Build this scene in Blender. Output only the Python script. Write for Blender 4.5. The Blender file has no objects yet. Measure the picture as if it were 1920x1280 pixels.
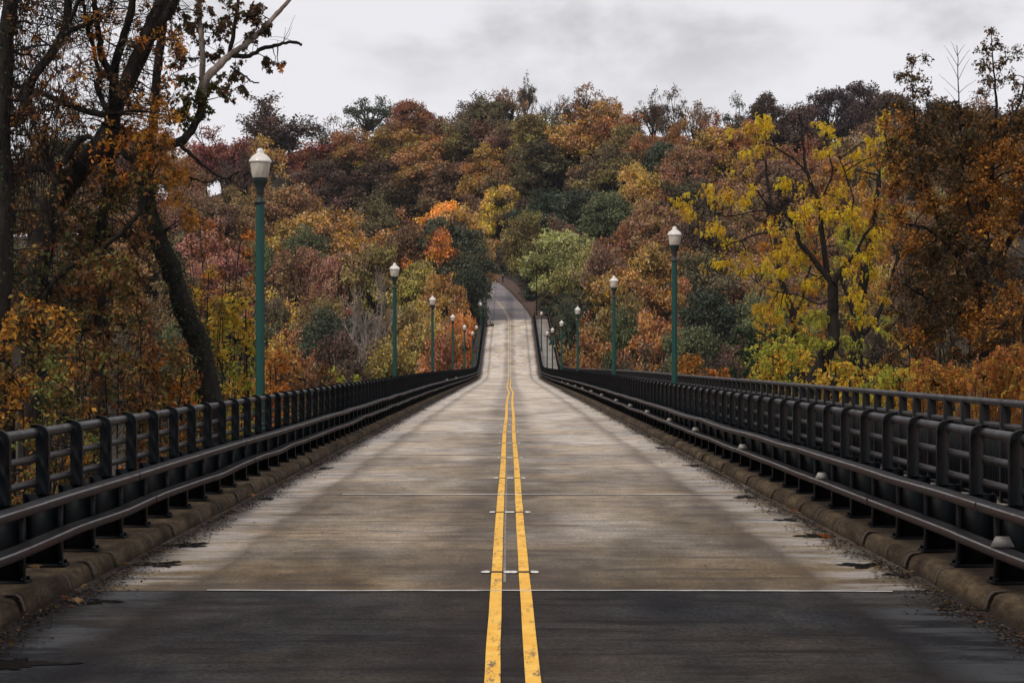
import bpy, math, random
import numpy as np
from mathutils import Vector

random.seed(7)
RNG = np.random.default_rng(7)
SC = bpy.context.scene
COL = SC.collection
R = math.radians

# ------------------------------------------------------------------ camera
CAM_Z, F, VX, VY = 1.84, 3840.0, 955.0, 676.0
cd = bpy.data.cameras.new('camera')
cam = bpy.data.objects.new('camera', cd)
COL.objects.link(cam)
cam.location = (0, 0, CAM_Z)
cam.rotation_euler = (R(90), 0, 0)
cd.sensor_width = 36
cd.lens = 72
cd.shift_x = 5 / 1920
cd.shift_y = 36 / 1920
cd.clip_start = 0.1
cd.clip_end = 4000
SC.camera = cam

# ------------------------------------------------------------------ world
SUN_EL, SUN_AZ = 48, 215
world = bpy.data.worlds.new('World')
SC.world = world
world.use_nodes = True
wt = world.node_tree
wt.nodes.clear()
wo = wt.nodes.new('ShaderNodeOutputWorld')
bgn = wt.nodes.new('ShaderNodeBackground')
sky = wt.nodes.new('ShaderNodeTexSky')
sky.sky_type = 'NISHITA'
sky.sun_disc = False
sky.sun_elevation = R(SUN_EL)
sky.sun_rotation = R(SUN_AZ)
tc = wt.nodes.new('ShaderNodeTexCoord')
mp = wt.nodes.new('ShaderNodeMapping')
mp.inputs['Scale'].default_value = (4.0, 4.0, 7.0)
mp.inputs['Location'].default_value = (1.35, 0.7, 0.4)
n1 = wt.nodes.new('ShaderNodeTexNoise')
n1.inputs['Scale'].default_value = 2.2
n1.inputs['Detail'].default_value = 6
n1.inputs['Roughness'].default_value = 0.52
n1.inputs['Distortion'].default_value = 0.15
rp = wt.nodes.new('ShaderNodeValToRGB')
rp.color_ramp.interpolation = 'EASE'
rp.color_ramp.elements[0].position = 0.33
rp.color_ramp.elements[0].color = (5.1, 4.95, 5.1, 1)
rp.color_ramp.elements[1].position = 0.54
rp.color_ramp.elements[1].color = (8.1, 7.92, 8.25, 1)
mx = wt.nodes.new('ShaderNodeMix')
mx.data_type = 'RGBA'
mx.inputs[0].default_value = 0.94
wt.links.new(tc.outputs['Generated'], mp.inputs['Vector'])
wt.links.new(mp.outputs['Vector'], n1.inputs['Vector'])
wt.links.new(n1.outputs[0], rp.inputs[0])
wt.links.new(sky.outputs[0], mx.inputs[6])
# the cloud sheet is thin and bright low down, heavier higher up
wsx = wt.nodes.new('ShaderNodeSeparateXYZ'); wt.links.new(tc.outputs['Generated'], wsx.inputs[0])
wmr = wt.nodes.new('ShaderNodeMapRange'); wmr.inputs[1].default_value = 0.12; wmr.inputs[2].default_value = 0.158
wmr.inputs[3].default_value = 0.35; wmr.inputs[4].default_value = 1.0
wt.links.new(wsx.outputs[2], wmr.inputs[0])
wlow = wt.nodes.new('ShaderNodeMix'); wlow.data_type = 'RGBA'; wlow.inputs[6].default_value = (8.1, 7.92, 8.25, 1)
wt.links.new(wmr.outputs[0], wlow.inputs[0]); wt.links.new(rp.outputs[0], wlow.inputs[7])
wt.links.new(wlow.outputs[2], mx.inputs[7])
wt.links.new(mx.outputs[2], bgn.inputs[0])
bgn.inputs[1].default_value = 0.1
wt.links.new(bgn.outputs[0], wo.inputs[0])

sd = bpy.data.lights.new('sun', 'SUN')
sd.energy = 1.5
sd.angle = R(11)
sd.color = (1.0, 0.91, 0.78)
sun = bpy.data.objects.new('sun', sd)
COL.objects.link(sun)
sun.rotation_euler = (R(90 - SUN_EL), 0, R(180 - SUN_AZ))
sun.location = (0, 0, 80)

SC.view_settings.view_transform = 'Standard'
SC.view_settings.look = 'None'
SC.view_settings.exposure = 0.12
SC.view_settings.gamma = 1
SC.render.engine = 'CYCLES'
SC.cycles.max_bounces = 5
SC.cycles.diffuse_bounces = 3
SC.cycles.glossy_bounces = 2
SC.cycles.transmission_bounces = 3
SC.cycles.volume_bounces = 0
SC.cycles.transparent_max_bounces = 4
SC.cycles.use_denoising = True
SC.cycles.caustics_reflective = False
SC.cycles.caustics_refractive = False


# ------------------------------------------------------------------ helpers
def W(px, py, d):
    """point at distance d that is seen at photograph pixel px, py"""
    return np.array([(px - VX) * d / F, d, CAM_Z - (py - VY) * d / F])


def sstep(t):
    t = np.clip(t, 0, 1)
    return t * t * (3 - 2 * t)


def tag(o, label=None, cat=None, group=None, kind=None):
    if label: o['label'] = label
    if cat: o['category'] = cat
    if group: o['group'] = group
    if kind: o['kind'] = kind
    return o


def empty(name, loc, label=None, cat=None, group=None):
    o = bpy.data.objects.new(name, None)
    COL.objects.link(o)
    o.location = loc
    o.empty_display_size = 0.3
    return tag(o, label, cat, group)


def link(name, me, mat=None, parent=None, loc=None):
    o = bpy.data.objects.new(name, me)
    COL.objects.link(o)
    if mat is not None and not me.materials:
        me.materials.append(mat)
    if parent is not None: o.parent = parent
    if loc is not None: o.location = loc
    return o


class Geo:
    """collects quads; builds one mesh"""
    def __init__(self):
        self.v, self.q, self.a, self.n = [], [], [], 0

    def add(self, v, q, a=None):
        v = np.asarray(v, float).reshape(-1, 3)
        q = np.asarray(q, np.int64).reshape(-1, 4)
        self.v.append(v)
        self.q.append(q + self.n)
        self.a.append(np.ones((len(v), 4)) * 0.5 if a is None else a)
        self.n += len(v)

    def box(self, x0, x1, y0, y1, z0, z1):
        v = [(x, y, z) for x in (x0, x1) for y in (y0, y1) for z in (z0, z1)]
        self.add(v, [(0, 1, 3, 2), (4, 6, 7, 5), (0, 4, 5, 1), (2, 3, 7, 6), (0, 2, 6, 4), (1, 5, 7, 3)])

    def tube(self, pts, rad, s=5, close=False):
        p = np.asarray(pts, float)
        n = len(p)
        rad = np.broadcast_to(np.asarray(rad, float), (n,))
        t = np.gradient(p, axis=0)
        t /= np.linalg.norm(t, axis=1)[:, None] + 1e-9
        ref = np.array([0.13, 0.31, 0.94]) if abs(t[0][2]) < 0.8 else np.array([0.95, 0.2, 0.1])
        a = np.cross(t, ref)
        a /= np.linalg.norm(a, axis=1)[:, None] + 1e-9
        b = np.cross(t, a)
        th = np.arange(s) * 2 * np.pi / s
        ring = p[:, None, :] + rad[:, None, None] * (np.cos(th)[None, :, None] * a[:, None, :] + np.sin(th)[None, :, None] * b[:, None, :])
        i = np.arange(n - 1)[:, None] * s
        j = np.arange(s)[None, :]
        k = (j + 1) % s
        q = np.stack([i + j, i + k, i + s + k, i + s + j], -1).reshape(-1, 4)
        self.add(ring.reshape(-1, 3), q)

    def lathe(self, prof, s=24, flute=0.0):
        th = np.arange(s) * 2 * np.pi / s
        fl = 1 - flute * (np.arange(s) % 2)
        v = []
        for r, z in prof:
            v.append(np.stack([np.cos(th) * r * fl, np.sin(th) * r * fl, np.full(s, z)], -1))
        v = np.concatenate(v)
        n = len(prof)
        i = np.arange(n - 1)[:, None] * s
        j = np.arange(s)[None, :]
        k = (j + 1) % s
        self.add(v, np.stack([i + j, i + k, i + s + k, i + s + j], -1).reshape(-1, 4))

    def sweep(self, prof, Y, close=False, zf=None, off=None):
        """profile of (x, z) swept along stations Y; zf(Y) lifts it"""
        prof = np.asarray(prof, float)
        Y = np.asarray(Y, float)
        m = len(prof)
        z = (zf or zroad)(Y)
        v = np.zeros((len(Y), m, 3))
        v[:, :, 0] = prof[None, :, 0]
        v[:, :, 1] = Y[:, None]
        v[:, :, 2] = prof[None, :, 1] + z[:, None]
        if off is not None:
            v[:, :, 0] += off[0][:, None]
            v[:, :, 2] += off[1][:, None]
        e = m if close else m - 1
        i = np.arange(len(Y) - 1)[:, None] * m
        j = np.arange(e)[None, :]
        k = (j + 1) % m
        self.add(v.reshape(-1, 3), np.stack([i + j, i + k, i + m + k, i + m + j], -1).reshape(-1, 4))

    def rhombs(self, base, axis, nrm, L, Wd, col, fold=0.25):
        """leaf shapes: base point, long axis, normal, length, width"""
        axis = axis / (np.linalg.norm(axis, axis=1)[:, None] + 1e-9)
        side = np.cross(axis, nrm)
        side /= np.linalg.norm(side, axis=1)[:, None] + 1e-9
        up = np.cross(side, axis)
        L = np.asarray(L).reshape(-1, 1); Wd = np.asarray(Wd).reshape(-1, 1)
        mid = base + axis * L * 0.45 + up * Wd * fold
        v = np.stack([base, mid + side * Wd * 0.5, base + axis * L, mid - side * Wd * 0.5], 1)
        n = len(base)
        q = np.arange(n * 4).reshape(n, 4)
        self.add(v.reshape(-1, 3), q, np.repeat(col, 4, axis=0))

    def mesh(self, name, smooth=False, attr=None):
        v = np.concatenate(self.v); q = np.concatenate(self.q)
        me = bpy.data.meshes.new(name)
        me.vertices.add(len(v)); me.vertices.foreach_set('co', v.ravel())
        me.loops.add(len(q) * 4); me.loops.foreach_set('vertex_index', q.ravel().astype(np.int32))
        me.polygons.add(len(q))
        me.polygons.foreach_set('loop_start', np.arange(0, len(q) * 4, 4, dtype=np.int32))
        me.polygons.foreach_set('loop_total', np.full(len(q), 4, dtype=np.int32))
        if smooth:
            me.polygons.foreach_set('use_smooth', np.ones(len(q), dtype=bool))
        if attr:
            a = me.attributes.new(attr, 'FLOAT_COLOR', 'POINT')
            a.data.foreach_set('color', np.concatenate(self.a).ravel())
        me.update(calc_edges=True)
        return me


def rdir(n, zb=0.0):
    v = RNG.normal(size=(n, 3))
    v[:, 2] += zb
    return v / (np.linalg.norm(v, axis=1)[:, None] + 1e-9)


# ------------------------------------------------------------------ materials
def newmat(name):
    m = bpy.data.materials.new(name)
    m.use_nodes = True
    nt = m.node_tree
    return m, nt, nt.nodes['Principled BSDF']


def N(nt, t, **kw):
    n = nt.nodes.new(t)
    for k, v in kw.items():
        n.inputs[k.replace('_', ' ')].default_value = v
    return n


def ramp(nt, src, stops, interp='LINEAR'):
    r = nt.nodes.new('ShaderNodeValToRGB')
    r.color_ramp.interpolation = interp
    el = r.color_ramp.elements
    while len(el) < len(stops): el.new(0.5)
    for e, (p, c) in zip(el, stops):
        e.position = p
        e.color = (*c, 1) if isinstance(c, tuple) else (c, c, c, 1)
    nt.links.new(src, r.inputs[0])
    return r.outputs[0]


def mixc(nt, fac, a, b, mode='MIX'):
    m = nt.nodes.new('ShaderNodeMix')
    m.data_type = 'RGBA'
    m.blend_type = mode
    for i, x in ((0, fac), (6, a), (7, b)):
        if isinstance(x, bpy.types.NodeSocket): nt.links.new(x, m.inputs[i])
        elif isinstance(x, tuple): m.inputs[i].default_value = (*x, 1)
        else: m.inputs[i].default_value = x if i == 0 else (x, x, x, 1)
    return m.outputs[2]


def math_(nt, op, a, b=None, c=None, clamp=False):
    m = nt.nodes.new('ShaderNodeMath')
    m.operation = op
    m.use_clamp = clamp
    for i, x in enumerate((a, b, c)):
        if x is None: continue
        if isinstance(x, bpy.types.NodeSocket): nt.links.new(x, m.inputs[i])
        else: m.inputs[i].default_value = x
    return m.outputs[0]


def coords(nt, scale=(1, 1, 1), loc=(0, 0, 0)):
    t = nt.nodes.new('ShaderNodeTexCoord')
    m = nt.nodes.new('ShaderNodeMapping')
    m.inputs['Scale'].default_value = scale
    m.inputs['Location'].default_value = loc
    nt.links.new(t.outputs['Object'], m.inputs['Vector'])
    return m.outputs[0]


def noise(nt, scale=(1, 1, 1), s=1.0, detail=4, rough=0.6, loc=(0, 0, 0)):
    n = N(nt, 'ShaderNodeTexNoise', Scale=s, Detail=detail, Roughness=rough)
    nt.links.new(coords(nt, scale, loc), n.inputs['Vector'])
    return n.outputs[0]


def bump(nt, b, src, strength=0.3, dist=0.02):
    bn = N(nt, 'ShaderNodeBump', Strength=strength, Distance=dist)
    nt.links.new(src, bn.inputs['Height'])
    nt.links.new(bn.outputs[0], b.inputs['Normal'])


def concrete_mat(name, c0, c1, streak=0.5, spec=0.35, rough=0.6, gutter=True, dark=(0.05, 0.042, 0.036), far=None, gut=(0.50, 0.48, 0.47)):
    m, nt, b = newmat(name)
    big = noise(nt, (0.35, 0.12, 0.3), 1.0, 5, 0.6)
    base = ramp(nt, big, [(0.38, c0), (0.60, c1)])
    if far:     # lighter with distance: paler concrete, plus grazing sky sheen put into the colour
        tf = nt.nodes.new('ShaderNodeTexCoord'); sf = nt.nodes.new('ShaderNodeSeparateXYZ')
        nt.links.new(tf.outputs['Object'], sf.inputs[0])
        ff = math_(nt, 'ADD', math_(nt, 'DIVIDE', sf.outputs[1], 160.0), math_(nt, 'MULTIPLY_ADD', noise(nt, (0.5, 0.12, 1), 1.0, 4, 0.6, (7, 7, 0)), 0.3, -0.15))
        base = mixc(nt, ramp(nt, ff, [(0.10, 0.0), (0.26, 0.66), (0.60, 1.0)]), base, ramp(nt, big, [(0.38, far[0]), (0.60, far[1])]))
    # fine speckle of the aggregate
    fine = noise(nt, (1, 0.45, 1), 30, 4, 0.8)
    base = mixc(nt, 1.0, base, ramp(nt, fine, [(0.32, 0.55), (0.68, 1.3)]), 'MULTIPLY')
    mott = noise(nt, (1, 0.7, 1), 2.6, 6, 0.75, (6, 1, 0))
    base = mixc(nt, 1.0, base, ramp(nt, mott, [(0.35, 0.72), (0.65, 1.22)]), 'MULTIPLY')
    hue = noise(nt, (0.5, 0.6, 1), 0.9, 4, 0.6, (11, 2, 0))
    base = mixc(nt, 1.0, base, ramp(nt, hue, [(0.36, (0.93, 0.98, 1.07)), (0.64, (1.07, 1.0, 0.88))]), 'MULTIPLY')
    # stains drawn out across the lanes
    st = noise(nt, (0.62, 3.9, 1), 1.0, 6, 0.68, (3, 0, 0))
    st2 = noise(nt, (0.9, 2.1, 1), 0.8, 4, 0.6, (9, 4, 0))
    sm = math_(nt, 'MULTIPLY', ramp(nt, st, [(0.46, 0.0), (0.60, 1.0)]), ramp(nt, st2, [(0.42, 0.2), (0.60, 1.0)]))
    base = mixc(nt, math_(nt, 'MULTIPLY', sm, streak), base, dark)
    tcn = nt.nodes.new('ShaderNodeTexCoord')
    sx = nt.nodes.new('ShaderNodeSeparateXYZ')
    nt.links.new(tcn.outputs['Object'], sx.inputs[0])
    ax = math_(nt, 'ABSOLUTE', sx.outputs[0])
    wob = noise(nt, (1, 0.35, 1), 1.5, 4, 0.6, (5, 5, 0))
    axw = math_(nt, 'ADD', ax, math_(nt, 'MULTIPLY_ADD', wob, 0.5, -0.25))
    # oil-dark band along the middle of the road and the tyre tracks
    cen = ramp(nt, math_(nt, 'DIVIDE', axw, 4.0), [(0.0, 0.85), (0.12, 0.75), (0.22, 0.0)])
    cen = math_(nt, 'MULTIPLY', cen, ramp(nt, noise(nt, (0.6, 0.5, 1), 1.0, 4, 0.6, (1, 7, 0)), [(0.35, 0.25), (0.6, 1.0)]))
    base = mixc(nt, math_(nt, 'MULTIPLY', cen, 0.75), base, dark)
    trk = ramp(nt, math_(nt, 'DIVIDE', axw, 4.0), [(0.56, 0.0), (0.64, 0.75), (0.68, 0.0)])
    base = mixc(nt, math_(nt, 'MULTIPLY', trk, 0.62), base, dark)
    if gutter:
        g = ramp(nt, math_(nt, 'DIVIDE', axw, 4.0), [(0.64, 0.0), (0.72, 1.0), (0.80, 1.0), (0.86, 0.0)])
        gs = noise(nt, (0.62, 1.9, 1), 1.0, 6, 0.66, (2, 8, 0))
        g = math_(nt, 'MULTIPLY', g, ramp(nt, gs, [(0.46, 0.0), (0.56, 1.0)]))
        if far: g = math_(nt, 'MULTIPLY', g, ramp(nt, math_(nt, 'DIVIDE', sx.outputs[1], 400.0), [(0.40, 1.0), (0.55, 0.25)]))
        base = mixc(nt, math_(nt, 'MULTIPLY', g, 0.5), base, gut)
        e = ramp(nt, math_(nt, 'DIVIDE', axw, 4.0), [(0.78, 0.0), (0.86, 1.0)])
        base = mixc(nt, math_(nt, 'MULTIPLY', e, 0.82), base, (0.035, 0.028, 0.024))
    # oil drips and tar specks
    spk = noise(nt, (1, 0.6, 1), 11, 3, 0.6, (8, 3, 0))
    base = mixc(nt, ramp(nt, spk, [(0.67, 0.0), (0.71, 0.7)]), base, (0.02, 0.017, 0.016))
    # fine cracks
    vor = N(nt, 'ShaderNodeTexVoronoi', Scale=0.55)
    vor.feature = 'DISTANCE_TO_EDGE'
    cv = nt.nodes.new('ShaderNodeVectorMath'); cv.operation = 'ADD'
    nn = N(nt, 'ShaderNodeTexNoise', Scale=2.0, Detail=5)
    nt.links.new(coords(nt), nn.inputs['Vector'])
    nt.links.new(coords(nt, (1, 0.5, 1)), cv.inputs[0]); nt.links.new(nn.outputs[1], cv.inputs[1])
    nt.links.new(cv.outputs[0], vor.inputs['Vector'])
    ck = math_(nt, 'MULTIPLY', ramp(nt, vor.outputs['Distance'], [(0.0, 1.0), (0.006, 0.0)]),
               ramp(nt, noise(nt, (1, 1, 1), 0.4, 2, 0.5, (4, 4, 4)), [(0.5, 0.0), (0.6, 0.7)]))
    base = mixc(nt, ck, base, (0.03, 0.027, 0.025))
    nt.links.new(base, b.inputs['Base Color'])
    nt.links.new(ramp(nt, sm, [(0.0, rough), (1.0, rough - 0.12)]), b.inputs['Roughness'])
    b.inputs['Specular IOR Level'].default_value = spec
    bump(nt, b, math_(nt, 'ADD', fine, math_(nt, 'MULTIPLY', st, 0.6)), 0.5, 0.006)
    return m


def metal_mat(name, col, rough=0.42, spec=0.5, dirt=(0.09, 0.06, 0.045), dirtf=0.35, metallic=0.0):
    m, nt, b = newmat(name)
    n = noise(nt, (1, 1, 1), 3.0, 6, 0.7)
    c = mixc(nt, math_(nt, 'MULTIPLY', ramp(nt, n, [(0.48, 0.0), (0.7, 1.0)]), dirtf), col, dirt)
    n2 = noise(nt, (1, 1, 1), 40, 3, 0.7)
    c = mixc(nt, 1.0, c, ramp(nt, n2, [(0.3, 0.7), (0.7, 1.25)]), 'MULTIPLY')
    nt.links.new(c, b.inputs['Base Color'])
    nt.links.new(ramp(nt, n, [(0.3, rough - 0.08), (0.7, rough + 0.16)]), b.inputs['Roughness'])
    b.inputs['Specular IOR Level'].default_value = spec
    b.inputs['Metallic'].default_value = metallic
    bump(nt, b, n2, 0.15, 0.003)
    return m


def bark_mat(name, c0, c1, sc=9):
    m, nt, b = newmat(name)
    n = noise(nt, (1, 1, 0.25), sc, 6, 0.7)
    nt.links.new(ramp(nt, n, [(0.35, c0), (0.65, c1)]), b.inputs['Base Color'])
    b.inputs['Roughness'].default_value = 0.9
    b.inputs['Specular IOR Level'].default_value = 0.15
    bump(nt, b, n, 0.8, 0.03)
    return m


def leaf_mat(name, own=True, trans=0.3):
    """own: leaf colour from the mesh; else the tree's object colour varied leaf by leaf"""
    m, nt, b = newmat(name)
    at = nt.nodes.new('ShaderNodeAttribute')
    at.attribute_name = 'leaf'
    if own:
        c = at.outputs['Color']
    else:
        oi = nt.nodes.new('ShaderNodeObjectInfo')
        sp = nt.nodes.new('ShaderNodeSeparateColor')
        nt.links.new(at.outputs['Color'], sp.inputs[0])
        h = N(nt, 'ShaderNodeHueSaturation')
        nt.links.new(oi.outputs['Color'], h.inputs['Color'])
        nt.links.new(math_(nt, 'MULTIPLY_ADD', sp.outputs[0], 0.07, 0.465), h.inputs['Hue'])
        nt.links.new(math_(nt, 'MULTIPLY_ADD', sp.outputs[1], 2.1, 0.25), h.inputs['Value'])
        nt.links.new(math_(nt, 'MULTIPLY_ADD', sp.outputs[2], 0.5, 0.72), h.inputs['Saturation'])
        c = h.outputs[0]
    nt.links.new(c, b.inputs['Base Color'])
    b.inputs['Roughness'].default_value = 0.62
    b.inputs['Specular IOR Level'].default_value = 0.2
    tr = nt.nodes.new('ShaderNodeBsdfTranslucent')
    nt.links.new(c, tr.inputs[0])
    ms = nt.nodes.new('ShaderNodeMixShader')
    ms.inputs[0].default_value = trans
    out = nt.nodes['Material Output']
    nt.links.new(b.outputs[0], ms.inputs[1]); nt.links.new(tr.outputs[0], ms.inputs[2])
    nt.links.new(ms.outputs[0], out.inputs[0])
    return m


M = {}
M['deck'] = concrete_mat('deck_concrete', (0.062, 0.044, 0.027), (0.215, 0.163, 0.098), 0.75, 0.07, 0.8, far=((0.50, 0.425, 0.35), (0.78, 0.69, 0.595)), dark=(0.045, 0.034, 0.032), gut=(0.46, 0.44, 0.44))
M['deck_near'] = concrete_mat('dark_resurfaced_slab', (0.020, 0.021, 0.024), (0.075, 0.066, 0.058), 0.85, 0.03, 0.9, dark=(0.014, 0.011, 0.012), gut=(0.085, 0.09, 0.10))
M['asphalt'] = concrete_mat('upper_asphalt', (0.19, 0.168, 0.178), (0.27, 0.24, 0.252), 0.2, 0.25, 0.65, False)
M['walk'] = concrete_mat('walkway_concrete', (0.20, 0.17, 0.145), (0.33, 0.29, 0.26), 0.2, 0.3, 0.7, False)
M['rail'] = metal_mat('black_rail_paint', (0.0035, 0.0052, 0.007), 0.5, 0.09, (0.035, 0.017, 0.011), 0.4)
M['beam'] = metal_mat('weathered_beam_paint', (0.034, 0.026, 0.024), 0.6, 0.08, (0.085, 0.035, 0.022), 0.6)
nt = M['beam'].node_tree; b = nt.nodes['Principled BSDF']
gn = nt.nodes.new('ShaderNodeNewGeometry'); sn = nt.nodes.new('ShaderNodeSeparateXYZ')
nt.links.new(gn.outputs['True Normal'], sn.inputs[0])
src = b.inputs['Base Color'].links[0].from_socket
nt.links.new(mixc(nt, ramp(nt, sn.outputs[2], [(0.6, 0.0), (0.95, 0.85)]), src, (0.012, 0.012, 0.014)), b.inputs['Base Color'])   # level tops darker than the sides
M['tube'] = metal_mat('dark_pipe_paint', (0.017, 0.0155, 0.017), 0.42, 0.22, (0.05, 0.026, 0.02), 0.4)
M['lip'] = metal_mat('worn_lip_highlight', (0.15, 0.135, 0.13), 0.4, 0.5, (0.06, 0.035, 0.03), 0.8)  # worn edge, with the sky highlight along it put into the pale colour
M['pole'] = metal_mat('green_pole_paint', (0.004, 0.056, 0.046), 0.35, 0.4, (0.008, 0.045, 0.04), 0.6)
M['neck'] = metal_mat('dark_green_casting', (0.012, 0.022, 0.022), 0.45, 0.4)
M['bark'] = bark_mat('dark_bark', (0.009, 0.0075, 0.0065), (0.032, 0.026, 0.023))
M['bark_far'] = bark_mat('grey_brown_bark', (0.018, 0.013, 0.012), (0.055, 0.04, 0.034), 3)
M['bark_pale'] = bark_mat('pale_bark', (0.09, 0.07, 0.058), (0.36, 0.30, 0.26), 5)
M['leaf'] = leaf_mat('near_leaves', True, 0.35)
M['leaf_far'] = leaf_mat('hillside_leaves', False, 0.2)

m, nt, b = newmat('curb_concrete')
n = noise(nt, (1, 0.4, 1), 2.6, 8, 0.8)
c = ramp(nt, n, [(0.36, (0.032, 0.023, 0.017)), (0.5, (0.080, 0.058, 0.038)), (0.64, (0.165, 0.122, 0.075))])
c = mixc(nt, 1.0, c, ramp(nt, noise(nt, (1, 1, 1), 45, 3, 0.7), [(0.3, 0.65), (0.7, 1.25)]), 'MULTIPLY')
tcn = nt.nodes.new('ShaderNodeTexCoord'); sx = nt.nodes.new('ShaderNodeSeparateXYZ')
nt.links.new(tcn.outputs['Object'], sx.inputs[0])
axx = math_(nt, 'ADD', math_(nt, 'ABSOLUTE', sx.outputs[0]), math_(nt, 'MULTIPLY_ADD', noise(nt, (1, 1, 1), 6, 4, 0.7), 0.06, -0.03))
grit = ramp(nt, math_(nt, 'SUBTRACT', axx, 3.0), [(0.70, 0.0), (0.80, 0.6)])
c = mixc(nt, grit, c, ramp(nt, noise(nt, (1, 1, 1), 30, 5, 0.8), [(0.35, (0.018, 0.014, 0.012)), (0.65, (0.085, 0.062, 0.048))]))
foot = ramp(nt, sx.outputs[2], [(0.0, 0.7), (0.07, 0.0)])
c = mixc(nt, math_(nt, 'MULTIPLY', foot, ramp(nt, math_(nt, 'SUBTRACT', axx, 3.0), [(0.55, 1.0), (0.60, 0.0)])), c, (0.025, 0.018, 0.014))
nt.links.new(c, b.inputs['Base Color'])
b.inputs['Roughness'].default_value = 0.9
b.inputs['Specular IOR Level'].default_value = 0.05
bump(nt, b, noise(nt, (1, 1, 1), 14, 6, 0.75), 1.0, 0.03)
M['curb'] = m

m, nt, b = newmat('yellow_paint')
wn = noise(nt, (6, 1.1, 1), 2.0, 8, 0.8)
wn2 = noise(nt, (2, 0.25, 1), 1.6, 3, 0.5, (3, 3, 3))
wear = math_(nt, 'MULTIPLY', ramp(nt, wn, [(0.52, 0.0), (0.60, 1.0)]), ramp(nt, wn2, [(0.42, 0.35), (0.56, 1.0)]))
c = mixc(nt, ramp(nt, noise(nt, (3, 2.5, 1), 1.5, 4, 0.6), [(0.3, 0.0), (0.7, 1.0)]), (0.78, 0.38, 0.03), (0.90, 0.55, 0.10))
c = mixc(nt, math_(nt, 'MULTIPLY', wear, 0.95), c, (0.10, 0.08, 0.06))
nt.links.new(c, b.inputs['Base Color'])
b.inputs['Roughness'].default_value = 0.7
b.inputs['Specular IOR Level'].default_value = 0.2
M['yellow'] = m


def plain(name, col, rough=0.7, spec=0.3, nz=0.25, s=20):
    m, nt, b = newmat(name)
    c = mixc(nt, 1.0, col, ramp(nt, noise(nt, (1, 1, 1), s, 4, 0.7), [(0.3, 1 - nz), (0.7, 1 + nz)]), 'MULTIPLY')
    nt.links.new(c, b.inputs['Base Color'])
    b.inputs['Roughness'].default_value = rough
    b.inputs['Specular IOR Level'].default_value = spec
    return m


M['white'] = plain('joint_sealant', (0.55, 0.53, 0.50), 0.6, 0.3, 0.55, 3)
M['ghost'] = plain('worn_old_paint', (0.21, 0.18, 0.15), 0.8, 0.2, 0.5, 5)
M['palelow'] = plain('faded_yellow_paint', (0.62, 0.50, 0.30), 0.75, 0.2, 0.35, 1.5)
M['slot'] = plain('rusty_marker_slot', (0.05, 0.03, 0.022))
M['reflector'] = plain('dusty_reflector', (0.36, 0.34, 0.31), 0.5)
M['reflector_dim'] = plain('weathered_reflector', (0.20, 0.19, 0.18), 0.5)
m, nt, b = newmat('puddle_water')
b.inputs['Base Color'].default_value = (0.012, 0.010, 0.009, 1)
b.inputs['Roughness'].default_value = 0.14
M['water'] = m
m, nt, b = newmat('lamp_glass')
g = noise(nt, (1, 1, 1), 6, 4, 0.6)
nt.links.new(ramp(nt, g, [(0.3, (0.66, 0.61, 0.56)), (0.7, (0.90, 0.86, 0.81))]), b.inputs['Base Color'])
b.inputs['Roughness'].default_value = 0.22
b.inputs['Transmission Weight'].default_value = 0.05
b.inputs['Coat Weight'].default_value = 0.4
M['glass'] = m
m, nt, b = newmat('lamp_glass_lower')
g = noise(nt, (14, 14, 0.8), 1, 4, 0.6)
nt.links.new(ramp(nt, g, [(0.35, (0.44, 0.38, 0.32)), (0.65, (0.74, 0.67, 0.59))]), b.inputs['Base Color'])
b.inputs['Roughness'].default_value = 0.25
b.inputs['Transmission Weight'].default_value = 0.12
b.inputs['Coat Weight'].default_value = 0.3
M['glass_low'] = m
m, nt, b = newmat('forest_floor')
n = noise(nt, (1, 1, 1), 0.7, 8, 0.8)
nt.links.new(ramp(nt, n, [(0.35, (0.012, 0.010, 0.007)), (0.55, (0.032, 0.022, 0.013)), (0.72, (0.07, 0.038, 0.018))]), b.inputs['Base Color'])
b.inputs['Roughness'].default_value = 1.0
bump(nt, b, n, 1.0, 0.3)
M['ground'] = m
m, nt, b = newmat('leaf_littered_bank')
n = noise(nt, (1, 1, 1), 2.2, 8, 0.8)
nt.links.new(ramp(nt, n, [(0.32, (0.035, 0.020, 0.016)), (0.55, (0.085, 0.045, 0.034)), (0.72, (0.16, 0.085, 0.060))]), b.inputs['Base Color'])
b.inputs['Roughness'].default_value = 1.0
M['bank'] = m


# ------------------------------------------------------------------ road profile
def zroad(Y):
    Y = np.asarray(Y, float)
    t = np.clip((Y - 225) / 28, 0, 1)
    ramp_ = 28 * 0.108 * (t ** 3 - t ** 4 / 2)
    return -0.2 * sstep((Y - 80) / 120) + ramp_ + 0.108 * np.clip(Y - 253, 0, None)


def stations(y0, y1, fine_to, s0, s1):
    a = np.arange(y0, min(fine_to, y1), s0)
    b = np.arange(max(fine_to, y0), y1, s1)
    return np.concatenate([a, b, [y1]])


Y_END, Y_JOINT = 316.0, 16.36
# deck, split at the first joint where the dark resurfaced slab begins
g = Geo(); g.sweep([(-3.5, 0), (0, 0.0), (3.5, 0)], stations(-30, Y_JOINT, 20, 2, 2))
tag(link('road_slab', g.mesh('road_slab'), M['deck_near']), 'dark resurfaced slab of the road nearest the camera', kind='structure')
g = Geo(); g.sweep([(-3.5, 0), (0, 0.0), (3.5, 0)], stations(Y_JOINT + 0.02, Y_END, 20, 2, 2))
tag(link('road', g.mesh('road'), M['deck']), 'pale stained concrete bridge road running to the hill', kind='structure')

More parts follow.
